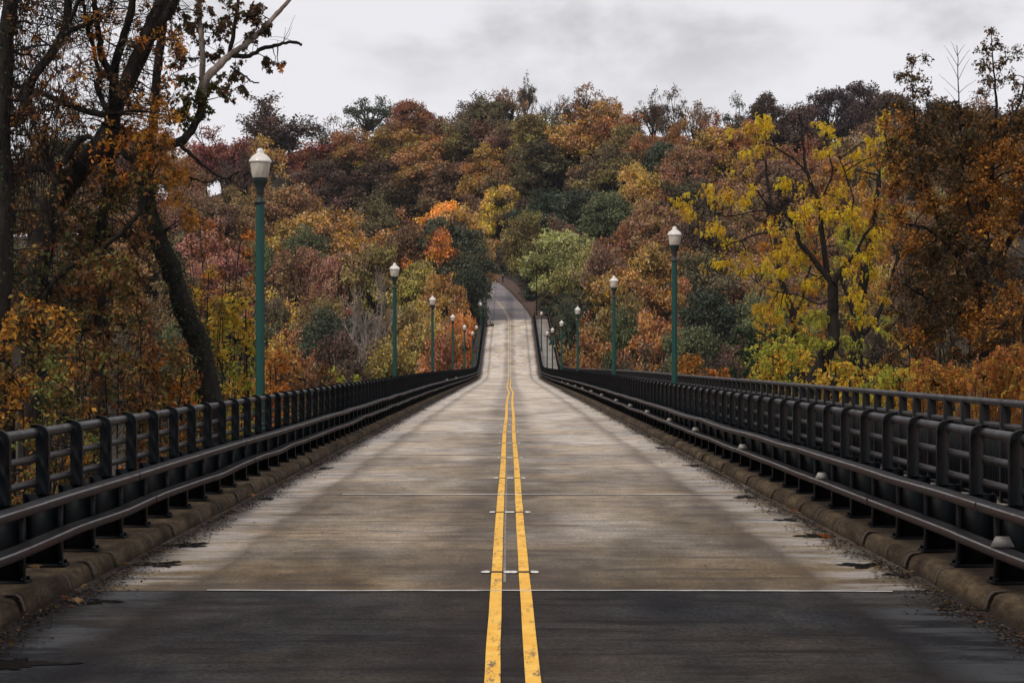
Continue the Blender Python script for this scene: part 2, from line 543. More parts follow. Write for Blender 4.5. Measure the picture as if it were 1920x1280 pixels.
# white sealed joints
g = Geo()
for Y, x0, x1, w in ((16.36, -2.42, 3.05, 0.05), (28.15, -2.3, 2.9, 0.09)):
    xs = np.linspace(x0, x1, 24)
    y = Y + 0.05 * np.sin(xs * 0.8) + RNG.normal(0, 0.008, 24) - 0.03 * xs
    v = np.concatenate([np.stack([xs, y - w / 2, np.full(24, 0.009)], -1), np.stack([xs, y + w / 2, np.full(24, 0.009)], -1)])
    g.add(v, [(i, i + 1, i + 25, i + 24) for i in range(23)])
tag(link('joint_line', g.mesh('joint_line'), M['white']), 'thin white sealed joints crossing the road', kind='structure')
g = Geo()
for k, Y in enumerate(np.arange(39.9, 316, 11.8)):
    g.sweep([(-3.45, 0.004), (3.45, 0.004)], [Y, Y + 0.03 + 0.0006 * Y])
g.sweep([(-3.45, 0.003), (3.45, 0.003)], [16.36, 16.42])
g.sweep([(-3.45, 0.003), (3.45, 0.003)], [28.05, 28.09])
tag(link('slab_joint', g.mesh('slab_joint'), M['slot']), 'thin dark joints between the concrete slabs', kind='structure')

# double yellow line: hand-painted wander
YL = stations(-5, 316, 120, 0.5, 2)
wand = 0.006 * np.sin(YL * 0.21) + 0.012 * np.sin(YL * 0.09 + 1) + 0.10 * np.exp(-((YL - 118) / 16) ** 2) - 0.06 * np.exp(-((YL - 165) / 22) ** 2) + 0.004 + 0.022 * sstep(YL / 40)
wand += np.where(YL < 30, 0.001 * np.sin(YL * 1.3), 0)
cline = wand - 0.02 * np.clip(YL / 60, 0, 1)
zz = np.zeros_like(YL)
g, gp = Geo(), Geo()
for s, w in ((-1, 0.092), (1, 0.090)):
    gap = 0.118 + 0.0 * YL
    # the two stripes close up beyond the dip
    jit = np.interp(YL, np.arange(-5, 320, 0.9), RNG.normal(0, 0.0012, len(np.arange(-5, 320, 0.9))))
    k = YL <= 232
    g.sweep([(s * 0.118 - w / 2, 0.008), (s * 0.118 + w / 2, 0.008)], YL[k], off=((cline + jit)[k], zz[k]))
    gp.sweep([(s * 0.11 - w / 3, 0.008), (s * 0.11 + w / 3, 0.008)], YL[~k], off=((cline + jit)[~k], zz[~k]))
tag(link('lane_marking', gp.mesh('lane_marking_faded'), M['palelow']), 'faded double yellow line on the sloping end of the bridge', kind='structure')
tag(link('lane_marking', g.mesh('lane_marking'), M['yellow']), 'double yellow centre line, worn and slightly wandering', kind='structure')
g = Geo()
g.sweep([(-0.062, 0.004), (-0.038, 0.004)], stations(17, 60, 60, 1, 1), off=(np.interp(stations(17, 60, 60, 1, 1), YL, cline), np.zeros(len(stations(17, 60, 60, 1, 1)))))
tag(link('faded_marking', g.mesh('faded_marking'), M['ghost']), 'pale ghost of an older line beside the yellow ones', kind='structure')

# slots of removed road markers across the yellow lines
g = Geo(); g.box(-0.062, 0.062, -0.05, 0.05, 0.0095, 0.013); slot_me = g.mesh('slot')
def chip_mesh(seed):
    rr = np.random.default_rng(seed)
    n = 12
    th = np.linspace(0, 2 * np.pi, n, endpoint=False)
    q = 1 + rr.normal(0, 0.16, n)
    vo = np.stack([np.cos(th) * 0.040 * q, np.sin(th) * 0.085 * q, np.full(n, 0.0095)], -1)
    vi = vo * [0.72, 0.72, 1] + [0, 0, 0.006]; vc = vo * [0.03, 0.03, 1] + [0, 0, 0.007]
    g = Geo()
    g.add(np.concatenate([vo, vi, vc]), [(r * n + i, r * n + (i + 1) % n, (r + 1) * n + (i + 1) % n, (r + 1) * n + i) for r in (0, 1) for i in range(n)])
    return g.mesh('paint_chip')
chips_me = [chip_mesh(i) for i in range(4)]
for k, Y in enumerate((17.77, 24.8, 32.0, 38.7, 45.6, 52.9, 59.4)):
    lab = ['nearest marker slot across the yellow lines, just beyond the first white joint', 'second marker slot across the yellow lines, before the second white joint',
           'marker slot across the yellow lines, first beyond the second white joint', 'fourth marker slot along the yellow lines', 'fifth marker slot along the yellow lines',
           'sixth marker slot along the yellow lines, faint', 'farthest marker slot along the yellow lines'][k]
    e = empty('road_marker', (float(np.interp(Y, YL, cline)), Y, 0), lab, 'road marker', 'marker slots across the yellow centre lines')
    for c in (-0.118, 0.118):
        link('slot', slot_me, M['slot'], e, (c, 0, 0))
        for q, sg in enumerate((-1, 1)): link('paint_chip', chips_me[(k + q + (c > 0)) % 4], M['white'], e, (c + sg * 0.092, 0, 0.001))

# curbs: rounded, chipped, with joints
def curb(side):
    Yc = np.concatenate([np.arange(-30, 8, 1.0), stations(8, Y_END, 75, 0.035, 1.0)])
    prof = np.array([(3.49, -0.05), (3.50, 0.02), (3.515, 0.075), (3.535, 0.115), (3.565, 0.137), (3.66, 0.147), (4.35, 0.147), (4.75, 0.147), (4.75, -0.45)] if side < 0 else
                    [(3.49, -0.05), (3.50, 0.02), (3.515, 0.075), (3.535, 0.115), (3.565, 0.137), (3.66, 0.147), (3.99, 0.147)])
    m_ = len(prof)
    z = zroad(Yc)
    v = np.zeros((len(Yc), m_, 3))
    rr = np.random.default_rng(3 if side < 0 else 4)
    kn = np.arange(-31, 320, 0.28)
    lo = np.interp(Yc, kn, rr.normal(0, 0.009, len(kn)))
    hi = np.interp(Yc, kn, rr.normal(0, 0.009, len(kn)))
    jn = np.cumsum(rr.uniform(0.9, 1.9, 400)) - 30
    dj = np.min(np.abs(Yc[:, None] - jn[None, :]), axis=1)
    seg = np.searchsorted(jn, Yc)
    lo = lo + rr.normal(0, 0.008, 420)[seg]; hi = hi + rr.normal(0, 0.006, 420)[seg]
    groove = np.where(Yc < 75, np.exp(-(dj / 0.03) ** 2) * 0.02, 0)
    chips = [12.6, 21.0] if side < 0 else [15.9, 25.5, 47, 60]
    for cY in chips:
        groove = groove + 0.06 * np.exp(-((Yc - cY) / 0.12) ** 2)
    for i in range(m_):
        w = 1.0 if 1 <= i <= 4 else (0.4 if i == 5 else 0)
        x = prof[i, 0] + w * (lo + groove * 1.1)
        v[:, i, 0] = side * x
        v[:, i, 1] = Yc
        v[:, i, 2] = prof[i, 1] + z + w * (hi - groove * 0.6)
    g = Geo()
    i = np.arange(len(Yc) - 1)[:, None] * m_
    j = np.arange(m_ - 1)[None, :]
    g.add(v.reshape(-1, 3), np.stack([i + j, i + j + 1, i + m_ + j + 1, i + m_ + j], -1).reshape(-1, 4))
    jm = Geo()
    for y in jn[(jn > 9) & (jn < 90)]:
        w_ = rr.uniform(0.03, 0.09)
        k = np.searchsorted(Yc, y)
        pr = [(side * (prof[i, 0] - 0.012 + (lo[k] if 1 <= i <= 4 else 0)), prof[i, 1] + 0.010 + (hi[k] if 1 <= i <= 4 else 0)) for i in range(1, 6)]
        jm.sweep(pr, [y - w_ / 2, y + w_ / 2])
    tag(link('kerb_joint', jm.mesh('kerb_joint'), M['slot']), f'dark dirt-filled joints across the {"woodland" if side < 0 else "walkway"}-side kerb', kind='structure')
    return g.mesh('curb', False)
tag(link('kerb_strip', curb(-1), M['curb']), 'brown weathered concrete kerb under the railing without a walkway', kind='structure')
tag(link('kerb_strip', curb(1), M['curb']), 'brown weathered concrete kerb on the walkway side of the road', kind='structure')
YB = stations(-30, Y_END, 0, 2, 2)
g = Geo()
g.sweep([(3.99, 0.143), (5.95, 0.143), (6.15, 0.143), (6.15, -0.45)], YB)
tag(link('footpath', g.mesh('footpath'), M['walk']), 'concrete walkway between the road railing and the outer railing', kind='structure')
g = Geo()
g.sweep([(-4.7, -0.5), (6.1, -0.5), (6.1, -0.3), (-4.7, -0.3)], YB, close=True)
for x in (-3.6, -1.2, 1.2, 3.6, 5.2):
    g.sweep([(x - 0.15, -1.6), (x + 0.15, -1.6), (x + 0.15, -0.52), (x - 0.15, -0.52)], YB, close=True)
for Y in np.arange(50, 300, 31):
    zt = float(zroad(Y)) - 1.62
    g.box(-4.2, 5.6, Y - 0.7, Y + 0.7, zt - 1.2, zt)
    for x in (-3.2, 4.4): g.box(x - 0.6, x + 0.6, Y - 0.6, Y + 0.6, -14, zt - 1.2)
g.box(-4.75, 6.15, Y_END - 4, Y_END - 0.1, -4, float(zroad(Y_END)) - 0.52)
tag(link('bridge_girders', g.mesh('bridge_girders'), M['curb']), 'girders and piers carrying the bridge deck', 'bridge', kind='structure')


# ------------------------------------------------------------------ upper road and terrain
UR = np.array([(0.0, 316, float(zroad(316)), 3.5), (-0.8, 335, 10.2, 3.6), (-2.4, 355, 12.4, 3.8), (-4.3, 378, 14.95, 4.1), (-5.9, 395, 16.65, 4.2),
               (-8.05, 412, 18.5, 4.2), (-10.8, 428, 20.0, 4.2), (-16, 445, 21.4, 4.2), (-23, 462, 22.9, 4.2), (-32, 478, 24.3, 4.2)])
uy = np.linspace(316, 478, 82)
ux = np.interp(uy, UR[:, 1], UR[:, 0]); uz = np.interp(uy, UR[:, 1], UR[:, 2]); uw = np.interp(uy, UR[:, 1], UR[:, 3])
def smooth1(a, k=9):
    p = np.concatenate([np.full(k, a[0]) + (a[1] - a[0]) * np.arange(-k, 0), a, np.full(k, a[-1]) + (a[-1] - a[-2]) * np.arange(1, k + 1)])
    return np.convolve(p, np.ones(2 * k + 1) / (2 * k + 1), 'valid')
ux, uz = smooth1(ux, 5), smooth1(uz, 4)
ux = ux - (ux[0] - 0.0) * np.exp(-(uy - 316) / 12); uz = uz + (float(zroad(316)) - uz[0]) * np.exp(-(uy - 316) / 12)
tx, ty = np.gradient(ux), np.gradient(uy)
tl = np.hypot(tx, ty); nx, ny = ty / tl, -tx / tl      # unit normal to the right of travel


def ribbon(g, o0, o1, dz0, dz1, sel=None):
    """strip along the upper road between two offsets from its centre line"""
    o0 = np.broadcast_to(o0, uy.shape); o1 = np.broadcast_to(o1, uy.shape)
    v = np.zeros((len(uy), 2, 3))
    for k, (o, dz) in enumerate(((o0, dz0), (o1, dz1))):
        v[:, k, 0] = ux + nx * o; v[:, k, 1] = uy + ny * o; v[:, k, 2] = uz + dz
    if sel is not None: v = v[sel]
    i = np.arange(len(v) - 1) * 2
    g.add(v.reshape(-1, 3), np.stack([i, i + 1, i + 3, i + 2], -1))


g = Geo(); ribbon(g, -uw, 0 * uw, 0, 0); ribbon(g, 0 * uw, uw, 0, 0)
tag(link('upper_road', g.mesh('upper_road'), M['asphalt']), 'grey asphalt road climbing and bending into the wood', kind='structure')
g = Geo()
for s in (-1, 1): ribbon(g, s * 0.13 - 0.04, s * 0.13 + 0.04, 0.012, 0.012)
tag(link('lane_marking', g.mesh('lane_marking_upper'), M['palelow']), 'double yellow line curving up the asphalt', kind='structure')
g = Geo(); ribbon(g, uw, uw + 0.02, 0, 0.16); ribbon(g, uw + 0.02, uw + 0.3, 0.16, 0.16)
ribbon(g, -uw - 0.02, -uw, 0.14, 0); ribbon(g, -uw - 0.25, -uw - 0.02, 0.14, 0.14)
tag(link('upper_kerb', g.mesh('upper_kerb'), M['curb']), 'low kerbs edging the asphalt road', kind='structure')
g = Geo(); ribbon(g, uw + 0.3, uw + 2.6, 0.155, 0.35); ribbon(g, uw + 2.6, uw + 3.8, 0.35, -0.5)
tag(link('bank', g.mesh('bank'), M['bank']), 'reddish leaf-strewn verge beside the climbing road', kind='structure')


PLX = np.concatenate([ux, [-45, -62, -82, -105]]); PLY = np.concatenate([uy, [487, 494, 499, 503]]); PLZ = np.concatenate([uz, [25.5, 26.5, 27.5, 28.5]])
def road_dist(x, y):
    x = np.asarray(x, float); y = np.asarray(y, float)
    sh = x.shape
    d2 = (x.reshape(-1, 1) - PLX) ** 2 + (y.reshape(-1, 1) - PLY) ** 2
    k = np.argmin(d2, 1)
    return np.sqrt(d2[np.arange(len(k)), k]).reshape(sh), PLZ[k].reshape(sh)


def ground(x, y):
    x = np.asarray(x, float); y = np.asarray(y, float)
    h = -11 + 70 * sstep((y - 236) / 300)
    h = h + 7 * (1 - sstep((y - 62) / 40)) + 4 * (1 - sstep((y + 25) / 30))
    h = h + 1.6 * np.sin(x * 0.05 + 1.3) * np.sin(y * 0.028) * sstep((y - 240) / 80) + 0.8 * np.sin(x * 0.13) * np.cos(y * 0.11)
    h = h - 24 * sstep((-x - 48) / 60) * sstep((y - 330) / 120)
    dist, cz = road_dist(x, y)
    w = 1 - sstep((dist - 8.5) / 44)
    w = w * sstep((y - 306) / 11)
    return h * (1 - w) + (cz - 0.45) * w


gx = np.concatenate([np.arange(-300, -60, 12), np.arange(-60, 60, 2.0), np.arange(60, 301, 12)])
gy = np.concatenate([np.arange(-120, 240, 6), np.arange(240, 560, 2.5), np.arange(560, 801, 20)])
X, Yg = np.meshgrid(gx, gy)
Z = ground(X, Yg)
v = np.stack([X, Yg, Z], -1).reshape(-1, 3)
nxg = len(gx)
i = np.arange(len(gy) - 1)[:, None] * nxg; j = np.arange(nxg - 1)[None, :]
g = Geo(); g.add(v, np.stack([i + j, i + j + 1, i + nxg + j + 1, i + nxg + j], -1).reshape(-1, 4))
tag(link('ground', g.mesh('ground', True), M['ground']), 'leaf-covered valley floor and wooded hillside', kind='structure')


# ------------------------------------------------------------------ railings
PX = 3.87      # centre line of the upper posts
SP = 1.32
def post_mesh(side):
    g = Geo()
    # upper shaft with its rounded road-side shoulder
    y0, y1 = -0.032, 0.032
    outl = [(3.80, 0.74)]
    for a in np.linspace(0, 90, 6):
        outl.append((3.89 - 0.09 * math.cos(R(a)), 1.222 + 0.09 * math.sin(R(a))))
    outl += [(3.945, 1.312), (3.945, 1.285), (3.905, 1.285), (3.905, 0.74)]
    n = len(outl)
    o = np.array(outl)
    v = np.concatenate([np.stack([o[:, 0] * side, np.full(n, y), o[:, 1]], -1) for y in (y0, y1)])
    q = [(i, (i + 1) % n, n + (i + 1) % n, n + i) for i in range(n)]
    # end faces as quads fanned from the straight back edge
    for k in (0, n):
        q += [(k + 0, k + 1, k + n - 2, k + n - 1)] + [(k + i, k + i + 1, k + n - 2, k + n - 2) for i in range(1, n - 4)] + [(k + n - 5, k + n - 4, k + n - 3, k + n - 2)]
    g.add(v, [x for x in q if len(set(x)) == 4])
    tri = [x for x in q if len(set(x)) == 3]
    for t in tri:
        a, b_, c_ = v[t[0]], v[t[1]], v[t[2]]
        g.add([a, b_, (b_ + c_) / 2, c_], [(0, 1, 2, 3)])
    s = side
    def bx(xa, xb, *r): g.box(min(s * xa, s * xb), max(s * xa, s * xb), *r)
    bx(3.712, 3.995, -0.008, 0.008, 0.167, 0.742)      # web plate
    bx(3.700, 3.712, -0.075, 0.075, 0.167, 0.742)      # road-side flange
    bx(3.995, 4.005, -0.075, 0.075, 0.167, 0.742)      # back flange
    bx(3.66, 4.03, -0.11, 0.11, 0.147, 0.167)          # foot plate
    for xx in (3.685, 4.015):
        for yy in (-0.085, 0.085): g.box(s * xx - 0.012, s * xx + 0.012, yy - 0.012, yy + 0.012, 0.167, 0.195)
    bx(3.66, 3.70, -0.05, 0.05, 0.67, 0.75)            # beam bracket
    bx(3.66, 3.70, -0.05, 0.05, 0.40, 0.47)
    return g.mesh('post')


def road_railing(side, label):
    rr = np.random.default_rng(11 if side < 0 else 12)
    root = empty('bridge_railing', (side * PX, 10, 0.147), label, 'railing', 'black steel railings along the bridge road')
    ox, oy, oz = root.location
    def child(name, me, mat, loc=(0, 0, 0), kind=None):
        o = link(name, me, mat, root, (loc[0] - ox, loc[1] - oy, loc[2] - oz))
        if kind: o['kind'] = kind
        return o
    pm = post_mesh(side)
    ys = np.arange(15.6 - 5 * SP if side < 0 else 16.9 - 6 * SP, Y_END, SP)
    for y in ys[:100]: child('post', pm, M['rail'], (0, float(y), float(zroad(y))))
    g = Geo()
    co = np.zeros(len(pm.vertices) * 3); pm.vertices.foreach_get('co', co); co = co.reshape(-1, 3)
    li = np.zeros(len(pm.loops), np.int32); pm.loops.foreach_get('vertex_index', li); li = li.reshape(-1, 4)
    for y in ys[100:]: g.add(co + [0, y, float(zroad(y))], li)
    child('far_posts', g.mesh('far_posts'), M['rail'], kind='stuff')
    YT = stations(2, Y_END, 0, 2, 2)
    th = np.arange(12) * np.pi / 6
    for nm, z, r in (('top_rail', 1.243, 0.043), ('middle_rail', 1.030, 0.032), ('middle_rail', 0.835, 0.032)):
        g = Geo()
        g.sweep(np.stack([side * 3.915 + r * np.cos(th), z + r * np.sin(th)], -1), YT, close=True)
        for y in np.arange(14.6 + rr.uniform(0, 2), 120, SP * 6):   # sleeves at the pipe joints
            g.sweep(np.stack([side * 3.915 + (r + 0.004) * np.cos(th), z + (r + 0.004) * np.sin(th)], -1), [y, y + 0.05], close=True)
        child(nm, g.mesh(nm, True), M['tube'])
    for nm, z0, seed in (('upper_guard_beam', 0.668, 1), ('lower_guard_beam', 0.385, 2)):
        g, gl_ = Geo(), Geo()
        kn = np.arange(0, 330, 2.1)
        ax_, az_ = rr.normal(0, 0.011, len(kn)), rr.normal(0, 0.008, len(kn))
        y = 3.0 + rr.uniform(0, 2)
        while y < Y_END - 4:
            seg = SP * 3 if y < 120 else 12
            Ys = np.linspace(y, y + seg - 0.02, 9)
            xo = side * np.interp(Ys, kn, ax_) + rr.normal(0, 0.003); zo = np.interp(Ys, kn, az_) + rr.normal(0, 0.002)
            x0, x1, zt = side * 3.525, side * 3.665, z0 + 0.095
            zb = z0 + 0.030; bv = 0.008
            prof = [(x0, zb + bv), (x0, zt - bv), (x0 + side * bv, zt), (x1, zt), (x1, zb), (x0 + side * bv, zb)]
            g.sweep(prof, Ys, close=True, off=(xo, zo))
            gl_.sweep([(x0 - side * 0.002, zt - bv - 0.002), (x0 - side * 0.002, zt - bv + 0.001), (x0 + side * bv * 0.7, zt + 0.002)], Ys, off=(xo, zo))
            # worn lip with its highlight painted as a paler strip, and the end faces
            for e in (0, -1):
                yy = Ys[e]; p = [(x0 + xo[e], yy, zb + zo[e]), (x1 + xo[e], yy, zb + zo[e]), (x1 + xo[e], yy, zt + zo[e] - 0.002), (x0 + xo[e], yy, zt + zo[e] - 0.008)]
                p = [(a, b_, c_ + float(zroad(b_))) for a, b_, c_ in p]
                g.add(p, [(0, 1, 2, 3)])
            y += seg
        child(nm, g.mesh(nm), M['beam'])
        child('worn_lip_glint', gl_.mesh('worn_lip_glint'), M['lip'])
    return root, ys


rl, ysl = road_railing(-1, 'black steel railing with pipe rails and two guard beams, open woodland behind it')
rr_, ysr = road_railing(1, 'black steel railing with guard beams and reflectors, between road and walkway')

# reflectors on the lower guard beam
def reflector_mesh(w=0.075, h=0.07):
    g = Geo()
    v = [(-w, -0.02, 0), (w, -0.02, 0), (w * 0.55, -0.012, h), (-w * 0.55, -0.012, h), (-w, 0.03, 0), (w, 0.03, 0), (w * 0.55, 0.02, h), (-w * 0.55, 0.02, h)]
    g.add(v, [(0, 1, 2, 3), (5, 4, 7, 6), (1, 5, 6, 2), (4, 0, 3, 7), (3, 2, 6, 7), (0, 4, 5, 1)])
    return g.mesh('guard_reflector')
rm = reflector_mesh()
ydel = [14.95, 23.6, 31.6, 39.6, 46, 53.5, 61, 69, 80, 90, 101, 112, 126, 140]
ordn = ['nearest', 'second', 'third', 'fourth', 'fifth', 'sixth', 'seventh', 'eighth', 'ninth', 'tenth', 'eleventh', 'twelfth', 'thirteenth', 'farthest']
for k, y in enumerate(ydel):
    o = link('guard_reflector', rm if k else reflector_mesh(0.085, 0.075), M['reflector'] if k else M['reflector_dim'], loc=(3.60, y, 0.483 + float(zroad(y))))
    tag(o, ('dim grey trapezoid reflector' if k == 0 else 'pale trapezoid reflector') + f' on the lower guard beam beside the walkway, {ordn[k]} along the row', 'reflector', 'reflectors on the lower guard beam')
for px, py, t in ((838, 706, 'nearer of two'), (855, 700, 'farther of two')):
    d = 3.6 * F / (VX - px)
    tag(link('guard_reflector', rm, M['reflector'], loc=(-3.60, d, 0.765 + float(zroad(d)))), f'tiny pale reflector on the upper guard beam of the woodland-side railing, {t}', 'reflector', 'reflectors on the upper guard beam')

# outer walkway railing: tall pickets, two pipe rails
root = empty('walkway_railing', (5.92, 14, 0.143), 'outer black picket railing with pipe rails beyond the walkway', 'railing')
ox, oy, oz = root.location
g = Geo(); g.box(-0.02, 0.02, -0.035, 0.035, 0.143, 1.32); wm = g.mesh('post')
g = Geo(); g.box(-0.055, 0.055, -0.05, 0.05, 0.143, 1.32); wm = g.mesh('post')
yo = np.arange(13.9, Y_END, 1.057)
for y in yo[:100]: link('post', wm, M['rail'], root, (5.92 - ox, y - oy, float(zroad(y)) - oz))
g = Geo()
for y in yo[100:]:
    z = float(zroad(y)); g.box(5.865, 5.975, y - 0.05, y + 0.05, 0.143 + z, 1.32 + z)
link('far_posts', g.mesh('far_posts'), M['rail'], root, (-ox, -oy, -oz))['kind'] = 'stuff'
g = Geo()
for y in np.arange(13.9, Y_END, 0.132):
    z = float(zroad(y)); g.box(5.895, 5.945, y - 0.008, y + 0.008, 0.20 + z, 1.05 + z)
link('pickets', g.mesh('pickets'), M['rail'], root, (-ox, -oy, -oz))['kind'] = 'stuff'
th = np.arange(12) * np.pi / 6
for nm, z, r in (('top_rail', 1.335, 0.045), ('middle_rail', 1.062, 0.036)):
    g = Geo()
    g.sweep(np.stack([5.92 + r * np.cos(th), z + r * np.sin(th)], -1), stations(10, Y_END, 0, 2, 2), close=True)
    for y in np.arange(15.0, 150, 3.17):
        g.sweep(np.stack([5.92 + (r + 0.004) * np.cos(th), z + (r + 0.004) * np.sin(th)], -1), [y, y + 0.05], close=True)
    link(nm, g.mesh(nm, True), M['tube'], root, (-ox, -oy, -oz))
g = Geo()
g.sweep([(5.88, 0.17), (5.96, 0.17), (5.96, 0.20), (5.88, 0.20)], stations(10, Y_END, 0, 2, 2), close=True)
link('bottom_rail', g.mesh('bottom_rail'), M['rail'], root, (-ox, -oy, -oz))

# ------------------------------------------------------------------ street lamps
g = Geo(); g.lathe([(0.13, 0), (0.13, 0.06), (0.115, 0.10), (0.11, 0.55), (0.095, 0.62), (0.085, 0.66)], 24)
L_base = g.mesh('base', True)
g = Geo(); g.lathe([(0.078, 0.6), (0.075, 2.0), (0.071, 4.28)], 32, 0.10)
L_pole = g.mesh('pole')
g = Geo(); g.lathe([(0.071, 4.27), (0.095, 4.275), (0.095, 4.31), (0.055, 4.33), (0.05, 4.42), (0.062, 4.44), (0.06, 4.50), (0.115, 4.62), (0.13, 4.68), (0.13, 4.70)], 28)
L_neck = g.mesh('neck', True)
g = Geo(); g.lathe([(0.12, 4.69), (0.138, 4.74), (0.156, 4.86), (0.170, 5.00)], 48, 0.02)
g.v = [np.stack([v_[:, 0], v_[:, 1], 4.69 + (v_[:, 2] - 4.69) * 0.83], -1) for v_ in g.v]
L_low = g.mesh('lower_globe', True)
g = Geo(); g.lathe([(0.170, 5.00), (0.185, 5.005), (0.188, 5.03), (0.176, 5.06), (0.165, 5.075), (0.150, 5.11), (0.105, 5.155), (0.072, 5.175), (0.062, 5.19),
                    (0.062, 5.225), (0.052, 5.26), (0.03, 5.283), (0.001, 5.29)], 36)
g.v = [np.stack([v_[:, 0], v_[:, 1], 4.69 + (v_[:, 2] - 4.69) * 0.83], -1) for v_ in g.v]
L_top = g.mesh('globe_cap', True)
lab = {
    -1: ['tallest-looking green lamp on the woodland side of the road, nearest of its row', 'second green lamp of the woodland-side row, by the pale leafless tree', 'third green lamp of the woodland-side row',
         'fourth green lamp of the woodland-side row', 'fifth green lamp of the woodland-side row', 'sixth green lamp of the woodland-side row, at the foot of the slope',
         'seventh green lamp of the woodland-side row, on the slope', 'farthest dark lamp of the woodland-side row, near the bridge end'],
    1: ['nearest green lamp of the row beside the walkway', 'second green lamp beside the walkway', 'third green lamp beside the walkway', 'fourth green lamp beside the walkway',
        'fifth green lamp beside the walkway, its foot over the sloping path', 'sixth green lamp beside the walkway, standing lowest in the dip', 'farthest lamp beside the walkway, up near the bridge end']}
lamps = [(-1, 4.1, d) for d in (33.7, 73.2, 109.3, 148.5, 187.4, 228)] + [(-1, 3.98, 248), (-1, 3.95, 283)] + \
        [(1, 4.3, d) for d in (53.3, 84.2, 129, 168.5, 204)] + [(1, 4.25, 230), (1, 4.2, 268)]
cnt = {-1: 0, 1: 0}
for s, x, d in lamps:
    e = empty('street_lamp', (s * x, d, 0.145 + float(zroad(d))), lab[s][cnt[s]], 'street lamp', 'green acorn-globe lamps along the bridge')
    cnt[s] += 1
    for nm, me, mt in (('base', L_base, 'pole'), ('pole', L_pole, 'pole'), ('neck', L_neck, 'neck'), ('lower_globe', L_low, 'glass_low'), ('globe_cap', L_top, 'glass')):
        link(nm, me, M[mt], e)

# ------------------------------------------------------------------ gutter dirt, leaves, puddles
def flakes(n, side, y0, y1, s0, s1, cols, spread=0.10, xc=3.42):
    g = Geo()
    y = y0 + (y1 - y0) * RNG.uniform(0, 1, n) ** 1.5
    clump = 0.5 + 0.5 * np.sin(y * 1.9 + side) * np.sin(y * 0.73)
    x = xc - np.abs(RNG.normal(0, spread, n)) * (0.5 + 1.3 * clump)
    x = np.clip(x, 2.7, 3.5)
    p = np.stack([side * x, y, zroad(y) + 0.006 + RNG.uniform(0, 0.012, n)], -1)
    ax_ = rdir(n); ax_[:, 2] *= 0.15
    nr = rdir(n) * 0.35 + [0, 0, 1]
    L = RNG.uniform(s0, s1, n)
    g.rhombs(p, ax_, nr, L, L * RNG.uniform(0.3, 0.6, n), np.array(cols)[RNG.integers(0, len(cols), n)], 0.3)
    return g
dirtc = [(0.02, 0.015, 0.012, 1), (0.035, 0.025, 0.018, 1), (0.05, 0.032, 0.02, 1), (0.10, 0.09, 0.085, 1)]
leafc = [(0.13, 0.055, 0.02, 1), (0.20, 0.09, 0.03, 1), (0.09, 0.05, 0.03, 1), (0.26, 0.15, 0.05, 1)]
for s, nm in ((-1, 'woodland side'), (1, 'walkway side')):
    tag(link('gutter_debris', flakes(16000, s, 9, 130, 0.012, 0.05, dirtc, 0.12).mesh('gutter_debris', attr='leaf'), M['leaf']), f'dark wet debris gathered along the {nm} kerb', 'debris', kind='stuff')
    tag(link('leaf_litter', flakes(420, s, 10, 110, 0.04, 0.08, leafc, 0.10, 3.46).mesh('leaf_litter', attr='leaf'), M['leaf']), f'small brown fallen leaves in the {nm} gutter', 'leaves', kind='stuff')


def lying(px, py, h=0.0):
    d = (CAM_Z - h) * F / (py - VY)
    return np.array([(px - VX) * d / F, d, h])


def curled_leaf(px, py, size, label, col, h=0.0):
    p = lying(px, py, h)
    g = Geo()
    n = 5
    a = np.radians(np.array([-70, -35, 0, 35, 70.0]) + 90)
    ax_ = np.stack([np.cos(a), np.sin(a), np.full(n, 0.25)], -1)
    g.rhombs(np.zeros((n, 3)), ax_, np.tile([0, 0, 1.0], (n, 1)), size * np.array([0.6, 0.85, 1, 0.85, 0.6]), np.full(n, size * 0.36), np.tile(col, (n, 1)), 0.5)
    g.tube([(0, 0, 0), (0, -size * 0.3, 0.01), (0.01, -size * 0.6, 0.004)], 0.0025, 4)
    o = link('fallen_leaf', g.mesh('fallen_leaf', attr='leaf'), M['leaf'], loc=tuple(p + [0, 0, 0.012]))
    o.rotation_euler = (0.15, 0.1, random.uniform(0, 6))
    tag(o, label, 'leaf', 'fallen leaves lying along the kerbs')
curled_leaf(1553, 1012, 0.15, 'bright orange curled leaf by a puddle near the walkway-side kerb', (0.42, 0.15, 0.04, 1))
curled_leaf(1493, 962, 0.10, 'small orange leaf in the walkway-side gutter, before the bright one', (0.36, 0.13, 0.05, 1))
curled_leaf(1640, 1068, 0.08, 'tan leaf on the dark puddle by the walkway-side kerb', (0.30, 0.18, 0.07, 1))
curled_leaf(476, 933, 0.12, 'orange brown leaf in the woodland-side gutter near the chipped kerb', (0.34, 0.15, 0.06, 1))
curled_leaf(236, 1063, 0.11, 'pale tan leaf near the woodland-side kerb', (0.34, 0.22, 0.11, 1))
curled_leaf(127, 1128, 0.12, 'orange leaf on the debris beside the broken kerb joint', (0.36, 0.16, 0.07, 1))
curled_leaf(146, 1133, 0.10, 'yellowish leaf on the debris beside the broken kerb joint', (0.38, 0.24, 0.10, 1))
curled_leaf(70, 1068, 0.11, 'tan leaf on the kerb top between two railing posts', (0.36, 0.22, 0.10, 1), 0.147)


